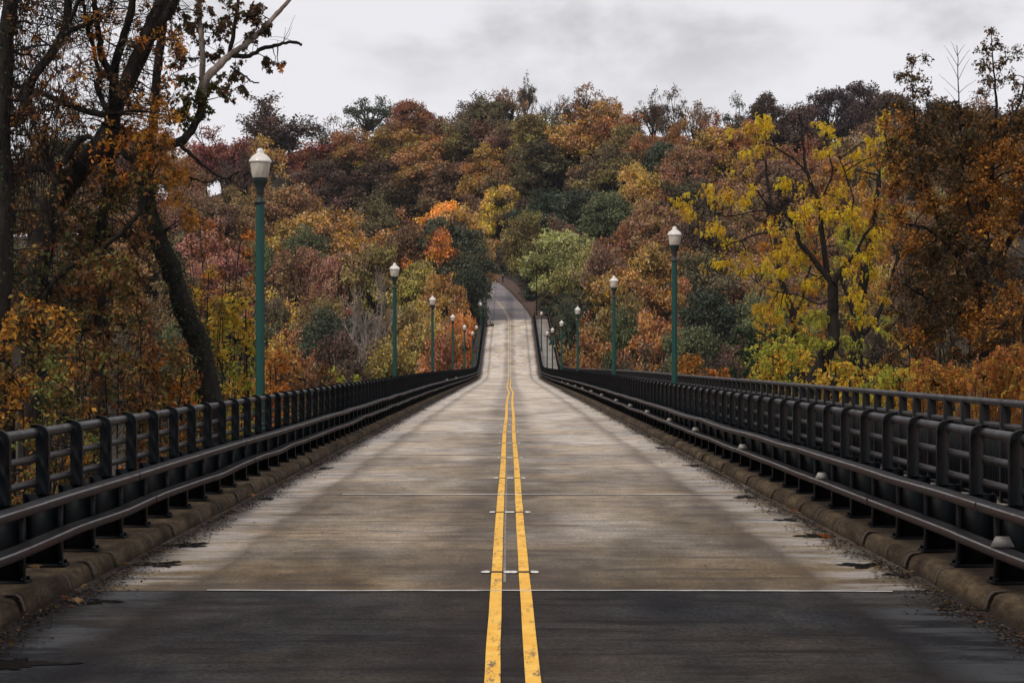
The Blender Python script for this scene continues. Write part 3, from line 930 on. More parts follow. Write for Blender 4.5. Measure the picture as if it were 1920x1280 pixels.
def puddle(px, py, w, l, label):
    p = lying(px, py)
    n = 64
    th = np.linspace(0, 2 * np.pi, n, endpoint=False)
    rr = 0.85 + 0.25 * np.sin(th * 3 + px) + 0.18 * np.sin(th * 5 + py) + 0.12 * np.sin(th * 9 + px) + RNG.normal(0, 0.09, n)
    x, y = np.cos(th) * w / 2 * rr, np.sin(th) * l / 2 * rr
    vo = np.stack([x, y, np.zeros(n)], -1); vi = vo * 0.5; vc = vo * 0.02
    g = Geo()
    g.add(np.concatenate([vo, vi, vc]), [(r * n + i, r * n + (i + 1) % n, (r + 1) * n + (i + 1) % n, (r + 1) * n + i) for r in (0, 1) for i in range(n)])
    tag(link('puddle', g.mesh('puddle'), M['water'], loc=tuple(p + [0, 0, 0.006])), label, 'puddle', kind='structure')
puddle(1615, 1060, 0.42, 0.5, 'dark puddle beside the walkway-side kerb')
puddle(1690, 1078, 0.30, 0.35, 'small dark puddle touching the gutter dirt')
puddle(1525, 1005, 0.36, 0.55, 'thin dark puddle by the bright orange leaf')
puddle(1475, 975, 0.30, 0.4, 'thin puddle before the gutter')
puddle(1398, 932, 0.34, 0.7, 'long thin puddle at the second white joint')
puddle(1300, 873, 0.30, 0.9, 'thin far puddle by the walkway-side kerb')
puddle(1240, 840, 0.30, 1.0, 'farther thin puddle by the walkway-side kerb')
puddle(1800, 1138, 0.40, 0.5, 'dark puddle by the first white joint')
puddle(350, 1022, 0.46, 0.6, 'dark puddle by the woodland-side kerb')
puddle(300, 1058, 0.42, 0.5, 'dark puddle with debris by the woodland-side kerb')
puddle(190, 1128, 0.30, 0.3, 'small puddle at the broken kerb joint')
puddle(20, 1245, 0.60, 0.5, 'dark puddle at the near corner of the road')
puddle(500, 935, 0.22, 0.6, 'thin puddle beside the chipped kerb')
puddle(610, 878, 0.24, 0.9, 'far thin puddle by the woodland-side kerb')

# ------------------------------------------------------------------ hillside trees: prototypes
def unit_crown(seed, kind):
    """crown and trunk of a tree about 1 high and 1 wide at the crown (scaled later by width and height)"""
    rr = np.random.default_rng(seed)
    gl, gt = Geo(), Geo()
    top = 1.0
    if kind in ('bare', 'thin', 'pale', 'airy'):
        fat = 1.35 if kind == 'pale' else 1.0; spread = {'pale': 0.62, 'airy': 0.56}.get(kind, 0.45)
        hue0 = rr.uniform(0.3, 0.7)
        def grow(p, d, L, r, lev):
            n = 4
            pts = [p]
            for k in range(n):
                d = d + rr.normal(0, 0.13, 3) + [0, 0, 0.05]
                d = d / np.linalg.norm(d)
                pts.append(pts[-1] + d * L / n)
            gt.tube(pts, np.linspace(r, r * 0.55, n + 1) * fat, 5 if lev < 2 else 3)
            if lev < (4 if kind in ('bare', 'pale') else 3):
                for k in range(4 if lev else 5):
                    f = rr.uniform(0.35, 1.0)
                    q = pts[min(n, int(f * n))]
                    nd = d * 0.8 + rr.normal(0, spread, 3) + [0, 0, 0.12]
                    grow(q, nd / np.linalg.norm(nd), L * rr.uniform(0.5, 0.72), r * 0.5, lev + 1)
            elif kind in ('thin', 'airy'):
                m_ = 26 if kind == 'thin' else 62
                if kind == 'thin': q = pts[-1] + rr.normal(0, 0.022, (m_, 3))
                else:
                    P_ = np.array(pts); ii = rr.integers(1, n + 1, m_)
                    q = P_[ii] + rr.normal(0, 0.026, (m_, 3)) * [1.25, 1.25, 0.8]
                tn = rr.uniform(0.05, 0.55)
                col = np.stack([np.clip(hue0 + rr.normal(0, 0.2) + rr.normal(0, 0.12, m_), 0, 1), np.clip(tn + rr.uniform(0, 0.5, m_), 0, 1), rr.uniform(0, 1, m_), np.ones(m_)], -1)
                gl.rhombs(q, rr.normal(0, 1, (m_, 3)), rr.normal(0, 1, (m_, 3)) + [0, 0, 0.8], rr.uniform(0.02, 0.034, m_), rr.uniform(0.014, 0.024, m_), col)
        grow(np.array([0, 0, 0.0]), np.array([0, 0, 1.0]), 0.42, 0.022, 0)
        for k in range(6 if kind == 'airy' else 3):
            d = np.array([rr.normal(0, 0.5), rr.normal(0, 0.5), 1.0])
            grow(np.array([0, 0, 0.12 + (0.045 if kind == 'airy' else 0.08) * k]), d / np.linalg.norm(d), 0.36, 0.015, 1)
        return (gl.mesh('crown', attr='leaf') if gl.n else None), gt.mesh('trunk', True)
    nl = {'broad': 40, 'tall': 36, 'sparse': 30, 'bush': 26}[kind]
    base = {'broad': 0.12, 'tall': 0.12, 'sparse': 0.22, 'bush': 0.0}[kind]
    cen = []
    for k in range(nl):
        u = rr.uniform(-0.75, 1.0)
        a = rr.uniform(0, 2 * np.pi)
        rad = math.sqrt(max(0, 1 - u * u)) if u > 0 else math.sqrt(max(0, 1 - 0.55 * u * u))
        f = rr.uniform(0.45, 0.86)
        if kind == 'tall': rad *= 0.85
        hz = (1 - base) / 2
        cen.append((0.5 * rad * f * math.cos(a), 0.5 * rad * f * math.sin(a), base + hz + hz * u * f * 1.02 - (0.05 if rad > 0.8 else 0)))
    cen = np.array(cen)
    # trunk with limbs to the clumps
    lean = rr.normal(0, 0.03, 2)
    fork = np.array([lean[0], lean[1], base * 0.8 + 0.08])
    gt.tube([(0, 0, -0.06), (lean[0] * 0.4, lean[1] * 0.4, fork[2] * 0.5), fork], [0.032, 0.025, 0.02], 7)
    gt.tube([fork, fork + [lean[0], 0.01, 0.2], [0.02, 0, 0.78]], [0.02, 0.014, 0.004], 6)
    for c_ in cen:
        st = fork + np.array([0, 0, rr.uniform(0, 0.25)])
        mid = (st + c_) / 2 + rr.normal(0, 0.025, 3) + [0, 0, -0.03]
        gt.tube([st, mid, c_ * 1.02], [0.014, 0.009, 0.003], 4)
    dens = {'broad': 270, 'tall': 260, 'sparse': 120, 'bush': 230}[kind]
    for c_ in cen:
        rl = rr.uniform(0.08, 0.175) * (0.85 if kind == 'sparse' else 1)
        tone = rr.uniform(0.1, 0.9); hue = rr.uniform(0.2, 0.8)
        # sub-clumps give each clump its own ragged outline
        ns = 7
        sd_ = rr.normal(0, 1, (ns, 3)); sd_[:, 2] = np.abs(sd_[:, 2]) * 0.7 - 0.15
        sd_ /= np.linalg.norm(sd_, axis=1)[:, None]
        for s_ in sd_:
            m_ = int(dens * (rl / 0.12) ** 2 / ns)
            d = rr.normal(0, 1, (m_, 3)); d /= np.linalg.norm(d, axis=1)[:, None]
            p = c_ + s_ * rl * 0.72 + d * rl * 0.52 * rr.uniform(0.45, 1.12, (m_, 1)) * [1.1, 1.1, 0.8]
            t2 = np.clip(tone * 0.5 + rr.uniform(0, 0.5, m_) + rr.normal(0, 0.12), 0, 1)
            col = np.stack([np.clip(hue + rr.normal(0, 0.16, m_), 0, 1), t2, rr.uniform(0, 1, m_), np.ones(m_)], -1)
            nr = d * 0.7 + s_ * 0.3 + rr.normal(0, 0.5, (m_, 3)) + [0, 0, 0.5]
            L = rr.uniform(0.020, 0.042, m_)
            gl.rhombs(p, rr.normal(0, 1, (m_, 3)) + [0, 0, -0.3], nr, L, L * rr.uniform(0.5, 0.8, m_), col, 0.2)
    return gl.mesh('crown', attr='leaf'), gt.mesh('trunk', True)


PROTO = {k: [unit_crown(100 * i + s, k) for s in range(n)] for i, (k, n) in enumerate((('broad', 7), ('tall', 4), ('sparse', 3), ('thin', 3), ('bare', 3), ('bush', 3), ('pale', 2), ('airy', 7)))}

HC = {
    'darkbrown': ((0.080, 0.052, 0.034), 'dark brown'), 'brown': ((0.205, 0.118, 0.052), 'brown'), 'rust': ((0.27, 0.125, 0.045), 'rust-coloured'),
    'red': ((0.27, 0.098, 0.050), 'red'), 'crimson': ((0.25, 0.085, 0.062), 'crimson'), 'maroon': ((0.165, 0.092, 0.055), 'maroon'),
    'orange': ((0.44, 0.165, 0.030), 'orange'), 'gold': ((0.34, 0.20, 0.050), 'golden brown'), 'brightgold': ((0.70, 0.38, 0.045), 'bright golden'),
    'olive': ((0.19, 0.135, 0.048), 'olive'), 'darkolive': ((0.100, 0.082, 0.040), 'dark olive'), 'green': ((0.085, 0.098, 0.042), 'green'),
    'darkgreen': ((0.046, 0.060, 0.034), 'dark green'), 'lightgreen': ((0.235, 0.222, 0.075), 'light green'), 'yellow': ((0.55, 0.40, 0.055), 'yellow'),
    'yellowgreen': ((0.29, 0.24, 0.060), 'yellow-green'), 'purple': ((0.065, 0.042, 0.040), 'purplish black'), 'pink': ((0.25, 0.125, 0.080), 'dusty pink'),
    'tan': ((0.26, 0.155, 0.085), 'tan'), 'pale': ((0.1, 0.08, 0.06), 'pale leafless'), 'amber': ((0.40, 0.22, 0.04), 'amber')}

# px, top y, width px, colour, kind  (read off the photograph, far to near)
HT = [
 (500, 162, 150, 'darkbrown', 'broad'), (605, 203, 45, 'purple', 'bare'), (690, 172, 100, 'darkgreen', 'sparse'), (775, 192, 80, 'red', 'broad'),
 (640, 225, 80, 'darkbrown', 'sparse'), (725, 222, 80, 'brown', 'broad'), (835, 202, 80, 'brown', 'broad'), (900, 165, 100, 'darkbrown', 'broad'), (960, 160, 70, 'brown', 'sparse'),
 (985, 128, 50, 'darkbrown', 'thin'), (1035, 148, 90, 'darkbrown', 'bare'), (1070, 158, 60, 'darkbrown', 'thin'), (1110, 150, 90, 'brown', 'sparse'), (1150, 160, 40, 'rust', 'thin'),
 (1190, 185, 70, 'darkbrown', 'thin'), (1225, 156, 80, 'darkbrown', 'thin'), (1260, 165, 60, 'darkbrown', 'sparse'), (1300, 178, 70, 'maroon', 'sparse'), (1345, 195, 70, 'rust', 'broad'),
 (1385, 178, 60, 'darkgreen', 'sparse'), (1430, 182, 80, 'darkbrown', 'broad'), (1500, 158, 90, 'purple', 'bare'), (1555, 160, 80, 'purple', 'broad'), (1620, 150, 100, 'purple', 'broad'), (1680, 165, 90, 'darkbrown', 'broad'),
 (1740, 180, 110, 'darkbrown', 'broad'), (1810, 185, 110, 'brown', 'broad'), (1880, 175, 120, 'darkbrown', 'broad'), (1940, 185, 120, 'brown', 'broad'), (1770, 240, 120, 'rust', 'broad'), (1850, 250, 120, 'brown', 'broad'), (1920, 240, 120, 'darkolive', 'broad'),
 (420, 225, 120, 'crimson', 'broad'), (350, 230, 110, 'rust', 'broad'), (585, 245, 170, 'red', 'broad'), (665, 262, 100, 'rust', 'broad'), (740, 235, 120, 'gold', 'broad'), (810, 240, 110, 'gold', 'broad'),
 (865, 225, 90, 'olive', 'broad'), (930, 205, 110, 'maroon', 'broad'), (1010, 205, 100, 'olive', 'broad'), (1070, 195, 90, 'gold', 'sparse'), (1120, 200, 110, 'rust', 'tall'),
 (1180, 222, 120, 'olive', 'broad'), (1245, 225, 80, 'rust', 'broad'), (1255, 260, 90, 'darkgreen', 'broad'), (1310, 235, 110, 'gold', 'broad'), (1380, 225, 110, 'rust', 'broad'), (1450, 235, 110, 'brown', 'broad'),
 (1520, 240, 110, 'rust', 'broad'), (1600, 240, 110, 'brown', 'broad'), (1680, 250, 130, 'brown', 'broad'),
 (530, 340, 120, 'brown', 'broad'), (600, 330, 110, 'maroon', 'broad'), (640, 355, 120, 'gold', 'broad'), (720, 325, 140, 'darkolive', 'broad'), (785, 300, 110, 'rust', 'broad'), (850, 305, 110, 'maroon', 'broad'),
 (905, 275, 90, 'gold', 'tall'), (945, 290, 90, 'brown', 'broad'), (985, 268, 90, 'olive', 'broad'), (1040, 265, 140, 'darkolive', 'broad'), (1110, 270, 90, 'brown', 'sparse'), (1160, 275, 110, 'darkolive', 'broad'),
 (1225, 310, 110, 'gold', 'broad'), (1300, 300, 120, 'rust', 'broad'), (1370, 300, 110, 'brown', 'broad'), (1450, 310, 120, 'maroon', 'broad'), (1530, 310, 110, 'rust', 'broad'), (1600, 320, 120, 'gold', 'broad'), (1690, 330, 140, 'brown', 'broad'),
 (440, 330, 120, 'brown', 'broad'), (390, 370, 120, 'maroon', 'broad'), (570, 395, 120, 'gold', 'broad'), (680, 385, 130, 'gold', 'broad'), (760, 375, 100, 'rust', 'sparse'), (822, 358, 100, 'brightgold', 'broad'),
 (880, 390, 100, 'gold', 'broad'), (938, 345, 70, 'yellow', 'broad'), (905, 330, 80, 'maroon', 'broad'), (985, 345, 110, 'darkbrown', 'broad'), (1040, 345, 130, 'darkgreen', 'broad'), (1110, 350, 130, 'darkgreen', 'broad'),
 (1150, 305, 130, 'olive', 'broad'), (1230, 375, 110, 'brown', 'broad'), (1310, 375, 120, 'maroon', 'broad'), (1400, 380, 120, 'brown', 'broad'), (1490, 390, 130, 'maroon', 'broad'), (1580, 400, 120, 'brown', 'broad'), (1680, 420, 140, 'darkbrown', 'broad'),
 (300, 330, 140, 'rust', 'broad'), (180, 330, 150, 'brown', 'broad'), (60, 330, 150, 'brown', 'broad'), (120, 240, 140, 'darkolive', 'broad'), (240, 230, 130, 'maroon', 'broad'), (10, 230, 120, 'darkbrown', 'broad'),
 (455, 425, 120, 'crimson', 'broad'), (515, 440, 80, 'brown', 'broad'), (385, 440, 120, 'pink', 'broad'), (560, 455, 110, 'brown', 'broad'), (615, 450, 100, 'pink', 'broad'), (665, 445, 110, 'pink', 'sparse'),
 (720, 430, 110, 'rust', 'broad'), (780, 425, 100, 'brown', 'broad'), (815, 440, 90, 'orange', 'broad'), (862, 432, 125, 'darkgreen', 'broad'), (912, 415, 90, 'gold', 'broad'), (945, 400, 70, 'olive', 'broad'),
 (1000, 420, 90, 'darkbrown', 'broad'), (975, 440, 60, 'darkbrown', 'tall'), (1110, 440, 90, 'olive', 'broad'), (1140, 425, 100, 'tan', 'broad'), (1180, 405, 130, 'rust', 'broad'),
 (1240, 440, 120, 'brown', 'broad'), (1320, 460, 130, 'darkolive', 'broad'), (1400, 470, 130, 'brown', 'broad'), (1490, 480, 130, 'maroon', 'broad'), (1580, 490, 130, 'olive', 'broad'), (1680, 500, 150, 'darkbrown', 'broad'),
 (280, 440, 140, 'brown', 'broad'), (150, 440, 150, 'darkolive', 'broad'), (30, 450, 150, 'darkolive', 'broad'),
 (540, 520, 110, 'gold', 'broad'), (600, 520, 120, 'brown', 'broad'), (660, 520, 100, 'pink', 'thin'), (775, 505, 110, 'yellowgreen', 'broad'), (830, 515, 90, 'gold', 'broad'),
 (868, 500, 70, 'darkgreen', 'broad'), (1075, 540, 110, 'darkolive', 'broad'), (1130, 500, 110, 'gold', 'broad'), (1195, 470, 130, 'gold', 'broad'), (1250, 520, 110, 'rust', 'broad'), (1330, 545, 130, 'darkgreen', 'broad'),
 (1410, 560, 120, 'green', 'broad'), (1470, 580, 110, 'darkgreen', 'broad'), (450, 520, 110, 'rust', 'broad'), (370, 540, 120, 'brown', 'broad'),
 (560, 595, 120, 'rust', 'broad'), (625, 575, 130, 'darkgreen', 'broad'), (705, 590, 120, 'yellowgreen', 'broad'), (755, 570, 100, 'olive', 'broad'), (795, 585, 90, 'yellowgreen', 'broad'), (845, 580, 80, 'rust', 'broad'),
 (885, 565, 60, 'orange', 'tall'), (1075, 555, 80, 'darkgreen', 'broad'), (1105, 570, 100, 'rust', 'broad'), (1165, 560, 110, 'olive', 'broad'), (1230, 590, 110, 'rust', 'broad'), (1290, 600, 110, 'green', 'broad'),
 (1375, 620, 120, 'darkbrown', 'broad'), (1440, 640, 110, 'olive', 'broad'), (500, 640, 110, 'amber', 'broad'),
]
HB = [(545, 650, 90, 'rust'), (600, 672, 90, 'gold'), (650, 655, 80, 'maroon'), (700, 650, 90, 'yellowgreen'), (750, 655, 80, 'olive'), (800, 645, 80, 'yellowgreen'), (840, 630, 60, 'brown'), (862, 640, 50, 'yellowgreen'),
      (1085, 630, 60, 'yellowgreen'), (1120, 640, 80, 'rust'), (1170, 645, 90, 'brown'), (1230, 655, 90, 'darkolive'), (1290, 660, 80, 'darkgreen'), (1345, 655, 80, 'brown'), (1400, 670, 80, 'darkgreen'), (1060, 640, 40, 'darkbrown')]


def solve(px, py, h, d0=255, d1=560):
    """distance at which a tree of height h standing on the ground has its top at px, py"""
    for d in np.arange(d0, d1, 3.0):
        x = (px - VX) * d / F
        z = float(ground(x, d))
        if CAM_Z - (py - VY) * d / F <= z + h:
            return d, x, z, h
    d = d1 - 10 + RNG.uniform(-14, 10)
    x = (px - VX) * d / F
    z = float(ground(x, d))
    return d, x, z, max(6, CAM_Z - (py - VY) * d / F - z)


def place_words(px, py):
    v = 'on the skyline' if py < 215 else 'high up' if py < 300 else 'upper mid hill' if py < 372 else 'halfway downhill' if py < 450 else 'low on the slope' if py < 550 else 'at the foot'
    for lim, s in ((130, 'behind leftmost dark trunk'), (300, 'behind the forked dark tree'), (400, 'behind the ivied trunk'), (470, 'left of the tallest lamp'), (530, 'behind the tallest lamp'), (610, 'right of the tallest lamp'),
                   (690, 'left of the second lamp'), (770, 'behind the second lamp'), (840, 'above the distant lamps'), (905, 'left of the bend'), (965, 'straight above the bend'), (1030, 'right of the bend'),
                   (1100, 'left of second walkway lamp'), (1170, 'behind second walkway lamp'), (1230, 'between nearest walkway lamps'), (1300, 'behind nearest walkway lamp'),
                   (1400, 'left of the yellow locust'), (1540, 'behind the yellow locust'), (3000, 'near the big orange tree')):
        if px < lim: return v + ' ' + s


hill = []
def hill_tree(px, py, wpx, col, kind, idx):
    h = {'airy': 17.0, 'broad': 16.5, 'tall': 18.0, 'sparse': 16.0, 'thin': 16, 'bare': 16, 'bush': 5.0}[kind]
    if kind == 'bush': h = 6.5
    if kind == 'broad' and col not in ('darkgreen', 'lightgreen', 'green', 'purple') and (idx * 7919) % 100 < 56: kind = 'airy'
    d, x, z, h = solve(px, py, h)
    # keep trunks and crowns off the road and the bridge
    wm = max(wpx * d / F, 4)
    if d < 322:
        if x < 0: x = min(x, -(4.6 + 0.42 * wm))
        else: x = max(x, 6.4 + 0.42 * wm)
        ap = VX + x * F / d
        if abs(ap - px) > 30: return                       # would have stood on the bridge
        if 985 < ap < 1140 and 400 < py < 535: return      # keeps the light green crown by the bend in view
    else:
        tries = 0
        while float(road_dist(x, d)[0]) < 6.5 and tries < 60:
            x += 0.5 * (1 if x >= np.interp(d, uy, ux) else -1); tries += 1
            if d > 450: d += 0.6
    z = float(ground(x, d))
    w = 1.36 * wpx * d / F
    ratio = h / max(w, 1)
    if ratio > 2.4 and kind == 'broad': w = h / 2.4
    if kind == 'airy': w = max(w, 0.62 * h) * 1.15
    if kind in ('bare', 'thin'): w = max(w, 0.5 * h)
    hill.append((px, py, w, h, x, d, z, col, kind, idx))


for i_, t in enumerate(HT): hill_tree(*t, i_)
for i_, t in enumerate(HB): hill_tree(t[0], t[1], t[2], t[3], 'bush', 1000 + i_)
# more of the same wood between them
fr = random.Random(21)
PAL = ['brown', 'rust', 'gold', 'olive', 'darkolive', 'maroon', 'darkbrown', 'green', 'brown', 'tan', 'darkbrown', 'darkolive']
for row, py in enumerate((200, 235, 270, 305, 345, 385, 425, 465, 505, 545, 585, 625)):
    px = -20 + 37 * (row % 2)
    while px < 1960:
        jx, jy = px + fr.uniform(-22, 22), py + fr.uniform(-16, 16)
        skip = (jy < 250 and jx < 330) or (jy < 215 and jx < 820) or (890 < jx < 1000 and jy > 500) or (jx < 230 and row % 2) or (jx > 1700 and row % 2) or any(abs(jx - t[0]) < 24 and abs(jy - t[1]) < 16 for t in HT) or (jy > 470 and 640 < jx < 760)
        if not skip:
            near = min(HT, key=lambda t: (t[0] - jx) ** 2 + (1.4 * (t[1] - jy)) ** 2)
            c_ = near[3] if fr.random() < 0.45 and near[3] not in ('brightgold', 'lightgreen', 'pale', 'yellow', 'crimson', 'darkgreen') else fr.choice(PAL)
            hill_tree(jx, jy, fr.uniform(60, 112), c_, 'broad' if fr.random() < 0.82 else 'sparse', 2000 + len(hill))
        px += 118
# placed by hand: pale leafless trees beside the bridge, dark trees closing the bend
for px, py, d, w, col, kind in ((705, 448, 266, 15, 'pale', 'pale'), (668, 470, 272, 15, 'pale', 'pale'), (905, 400, 482, 12, 'gold', 'broad'), (935, 408, 478, 11, 'brown', 'broad'), (962, 425, 466, 10, 'darkbrown', 'broad'),
                                (988, 430, 452, 11, 'darkgreen', 'broad'), (1008, 440, 432, 10, 'darkolive', 'broad'), (1014, 470, 405, 9, 'darkgreen', 'broad'), (1020, 500, 380, 9, 'darkbrown', 'broad'), (1030, 520, 350, 10, 'darkgreen', 'broad'),
                                (925, 440, 470, 9, 'darkolive', 'broad'), (950, 450, 462, 9, 'darkbrown', 'broad'), (968, 475, 440, 6, 'gold', 'broad'), (880, 415, 478, 11, 'olive', 'broad'), (945, 465, 455, 6, 'maroon', 'broad'), (985, 478, 428, 7, 'darkgreen', 'broad'),
                                (912, 442, 452, 11, 'gold', 'broad'), (930, 455, 448, 9, 'olive', 'broad'), (946, 462, 441, 8, 'darkolive', 'broad'), (962, 470, 432, 8, 'darkbrown', 'broad'), (976, 482, 421, 7, 'darkgreen', 'broad'), (990, 492, 408, 7, 'darkolive', 'broad'),
                                (998, 505, 392, 6.5, 'darkgreen', 'broad'), (1004, 518, 376, 6, 'darkbrown', 'broad'), (890, 440, 458, 10, 'maroon', 'broad'),
                                (1062, 424, 334, 14.5, 'lightgreen', 'broad'), (1088, 450, 322, 9, 'lightgreen', 'broad'),
                                (1040, 540, 326, 6.5, 'darkolive', 'broad'), (1062, 548, 320, 8, 'darkgreen', 'broad'), (1092, 540, 314, 9, 'darkolive', 'broad'), (1072, 575, 300, 7, 'darkbrown', 'broad'), (1052, 590, 300, 4.5, 'darkgreen', 'broad')):
    x = (px - VX) * d / F
    z = float(ground(x, d))
    hill.append((px, py, w, CAM_Z - (py - VY) * d / F - z, x, d, z, col, kind, 3000 + len(hill)))
# the same wood running on beyond both sides of the view, one mass
def woods():
    g = Geo()
    src = []
    for k in range(3):
        cm = PROTO['broad'][k][0]
        co = np.zeros(len(cm.vertices) * 3); cm.vertices.foreach_get('co', co)
        at = np.zeros(len(cm.vertices) * 4); cm.attributes['leaf'].data.foreach_get('color', at)
        src.append((co.reshape(-1, 4, 3), at.reshape(-1, 4, 4)))
    rr = np.random.default_rng(5)
    keys = ['brown', 'rust', 'gold', 'olive', 'darkolive', 'maroon', 'darkbrown', 'green']
    n = 0
    while n < 400:
        x = rr.uniform(30, 300) * rr.choice([-1, 1]); y = rr.uniform(70, 620)
        if abs(x) < 0.262 * y + 9 or abs(x) < 22: continue
        n += 1
        co, at = src[n % 3]
        k = rr.choice(len(co), 1200, replace=False)
        q = co[k]; c0 = q.mean(1, keepdims=True)
        q = c0 + (q - c0) * 2.5
        w, h = rr.uniform(10, 15), rr.uniform(14, 18)
        z = float(ground(x, y))
        p = q * [w, w, h] + [x, y, z - 0.5]
        a = at[k]
        base = np.array(HC[keys[rr.integers(8)]][0]) * rr.uniform(0.8, 1.2)
        col = np.ones((len(k), 4, 4)); col[:, :, :3] = base * (0.35 + 1.7 * a[:, :, 1:2])
        g.add(p.reshape(-1, 3), np.arange(len(k) * 4).reshape(-1, 4), col.reshape(-1, 4))
    return g.mesh('woods', attr='leaf')
tag(link('woods', woods(), M['leaf']), 'autumn wood running on over the valley sides', kind='stuff')
# labels: one per tree; rivals are told apart by their order along the hillside
def shape_word(k, w):
    return {'broad': 'small rounded' if w < 8 else 'rounded' if w < 11.5 else 'broad', 'airy': 'open-crowned' if w < 14 else 'wide open-crowned', 'tall': 'tall narrow', 'sparse': 'thin-crowned', 'thin': 'nearly leafless', 'bare': 'bare-branched', 'bush': 'low', 'pale': 'many-stemmed'}[k]
groups = {}
for n_, t in enumerate(hill):
    key = f"{shape_word(t[8], t[2])} {HC[t[7]][1]} {'bush' if t[8] == 'bush' else 'tree'} {place_words(t[0], t[1])}"
    groups.setdefault(key, []).append(n_)
labels = {}
for key, ids in groups.items():
    ids.sort(key=lambda n_: hill[n_][0])
    for k, n_ in enumerate(ids):
        suf = '' if len(ids) == 1 else (', left of two' if k == 0 else ', right of two') if len(ids) == 2 else ', ' + ['leftmost', 'second along', 'third along', 'fourth along', 'fifth along'][min(k, 4)]
        labels[n_] = key + suf
for n_, (px, py, w, h, x, d, z, col, kind, idx) in enumerate(hill):
    cm, tm = PROTO[kind][idx % len(PROTO[kind])]
    nm = {'broad': 'autumn_tree', 'airy': 'autumn_tree', 'tall': 'autumn_tree', 'sparse': 'autumn_tree', 'thin': 'bare_tree', 'bare': 'bare_tree', 'pale': 'bare_tree', 'bush': 'bush'}[kind]
    e = empty(nm, (x, d, z - 0.3), labels[n_], 'bush' if kind == 'bush' else 'tree', 'trees covering the far hillside' if kind != 'bush' else 'bushes at the foot of the hillside')
    e.scale = (w, w, h)
    e.rotation_euler = (0, 0, (idx * 2.399) % 6.283)
    base = np.array(HC[col][0])
    jr = np.random.default_rng(idx)
    base = base * 1.02; base = base * 0.97 + base.mean() * 0.03; base = base * jr.uniform(0.78, 1.22) * jr.uniform(0.94, 1.06, 3)
    if cm is not None:
        o = link('foliage' if kind == 'bush' else 'crown', cm, M['leaf_far'], e)
        o.color = (*base, 1)
    if col == 'pale':
        tm = tm.copy(); tm.materials.clear(); tm.materials.append(M['bark_pale'])
    link('stems' if kind == 'bush' else 'trunk', tm, M['bark_far'], e)

# ------------------------------------------------------------------ near trees and shrubs
def curve_pts(p0, p1, sag, n, wob):
    t = np.linspace(0, 1, n)[:, None]
    p = p0 * (1 - t) + p1 * t
    p = p + np.array([0, 0, 1]) * (4 * t * (1 - t)) * sag
    w = RNG.normal(0, wob, (n, 3)); w[0] = 0
    return p + np.cumsum(w, axis=0) * 0.5


C = {   # leaf colours of the near foliage
    'gold': [(0.554, 0.251, 0.033), (0.660, 0.343, 0.053), (0.422, 0.172, 0.026), (0.317, 0.132, 0.026)],
    'orange': [(0.528, 0.172, 0.026), (0.396, 0.119, 0.024), (0.290, 0.106, 0.026), (0.594, 0.238, 0.040)],
    'brown': [(0.119, 0.053, 0.024), (0.185, 0.079, 0.033), (0.079, 0.042, 0.024), (0.224, 0.092, 0.026)],
    'maple': [(0.073, 0.053, 0.026), (0.092, 0.046, 0.024), (0.145, 0.059, 0.024), (0.053, 0.055, 0.024), (0.079, 0.037, 0.021)],
    'olivemaple': [(0.066, 0.073, 0.021), (0.092, 0.086, 0.024), (0.046, 0.053, 0.018), (0.119, 0.079, 0.026)],
    'mixed': [(0.264, 0.132, 0.034), (0.158, 0.099, 0.029), (0.119, 0.112, 0.034), (0.343, 0.211, 0.059), (0.317, 0.132, 0.046), (0.092, 0.079, 0.026), (0.198, 0.185, 0.046), (0.132, 0.066, 0.026)],
    'green': [(0.172, 0.198, 0.046), (0.112, 0.132, 0.037), (0.079, 0.092, 0.029), (0.238, 0.211, 0.053)],
    'yellow': [(0.88, 0.56, 0.030), (0.80, 0.50, 0.028), (0.90, 0.62, 0.05), (0.66, 0.42, 0.03)],
    'oldyellow': [(0.818, 0.594, 0.046), (0.686, 0.502, 0.040), (0.850, 0.686, 0.079), (0.528, 0.422, 0.040)],
    'yellowgold': [(0.686, 0.396, 0.040), (0.766, 0.502, 0.053), (0.554, 0.290, 0.040), (0.475, 0.370, 0.053)],
    'lime': [(0.449, 0.436, 0.053), (0.343, 0.356, 0.053), (0.554, 0.502, 0.066), (0.238, 0.264, 0.053)],
    'rusty': [(0.370, 0.139, 0.026), (0.264, 0.099, 0.024), (0.475, 0.198, 0.033), (0.172, 0.073, 0.024), (0.132, 0.079, 0.026), (0.581, 0.264, 0.040)],
    'darkrust': [(0.092, 0.053, 0.024), (0.132, 0.066, 0.026), (0.211, 0.099, 0.026), (0.079, 0.063, 0.026), (0.059, 0.048, 0.024)],
    'ivy': [(0.040, 0.066, 0.029), (0.026, 0.046, 0.024), (0.066, 0.086, 0.040)],
    'sumac': [(0.486, 0.190, 0.037), (0.549, 0.274, 0.047), (0.380, 0.126, 0.032), (0.317, 0.095, 0.032), (0.422, 0.274, 0.053), (0.232, 0.126, 0.032)],
}


def colours(key, n):
    a = np.array(C[key])
    c = a[RNG.integers(0, len(a), n)] * RNG.uniform(0.75, 1.25, (n, 1))
    return np.concatenate([np.clip(c, 0, 0.8), np.ones((n, 1))], 1)


def simple_leaves(g, p, key, size, droop=0.4, slim=0.55):
    n = len(p)
    L = size * RNG.uniform(0.6, 1.25, n)
    ax_ = rdir(n) + [0, 0, -droop]
    g.rhombs(p, ax_, rdir(n) + [0, -0.2, 0.4], L, L * slim * RNG.uniform(0.7, 1.2, n), colours(key, n), 0.22)


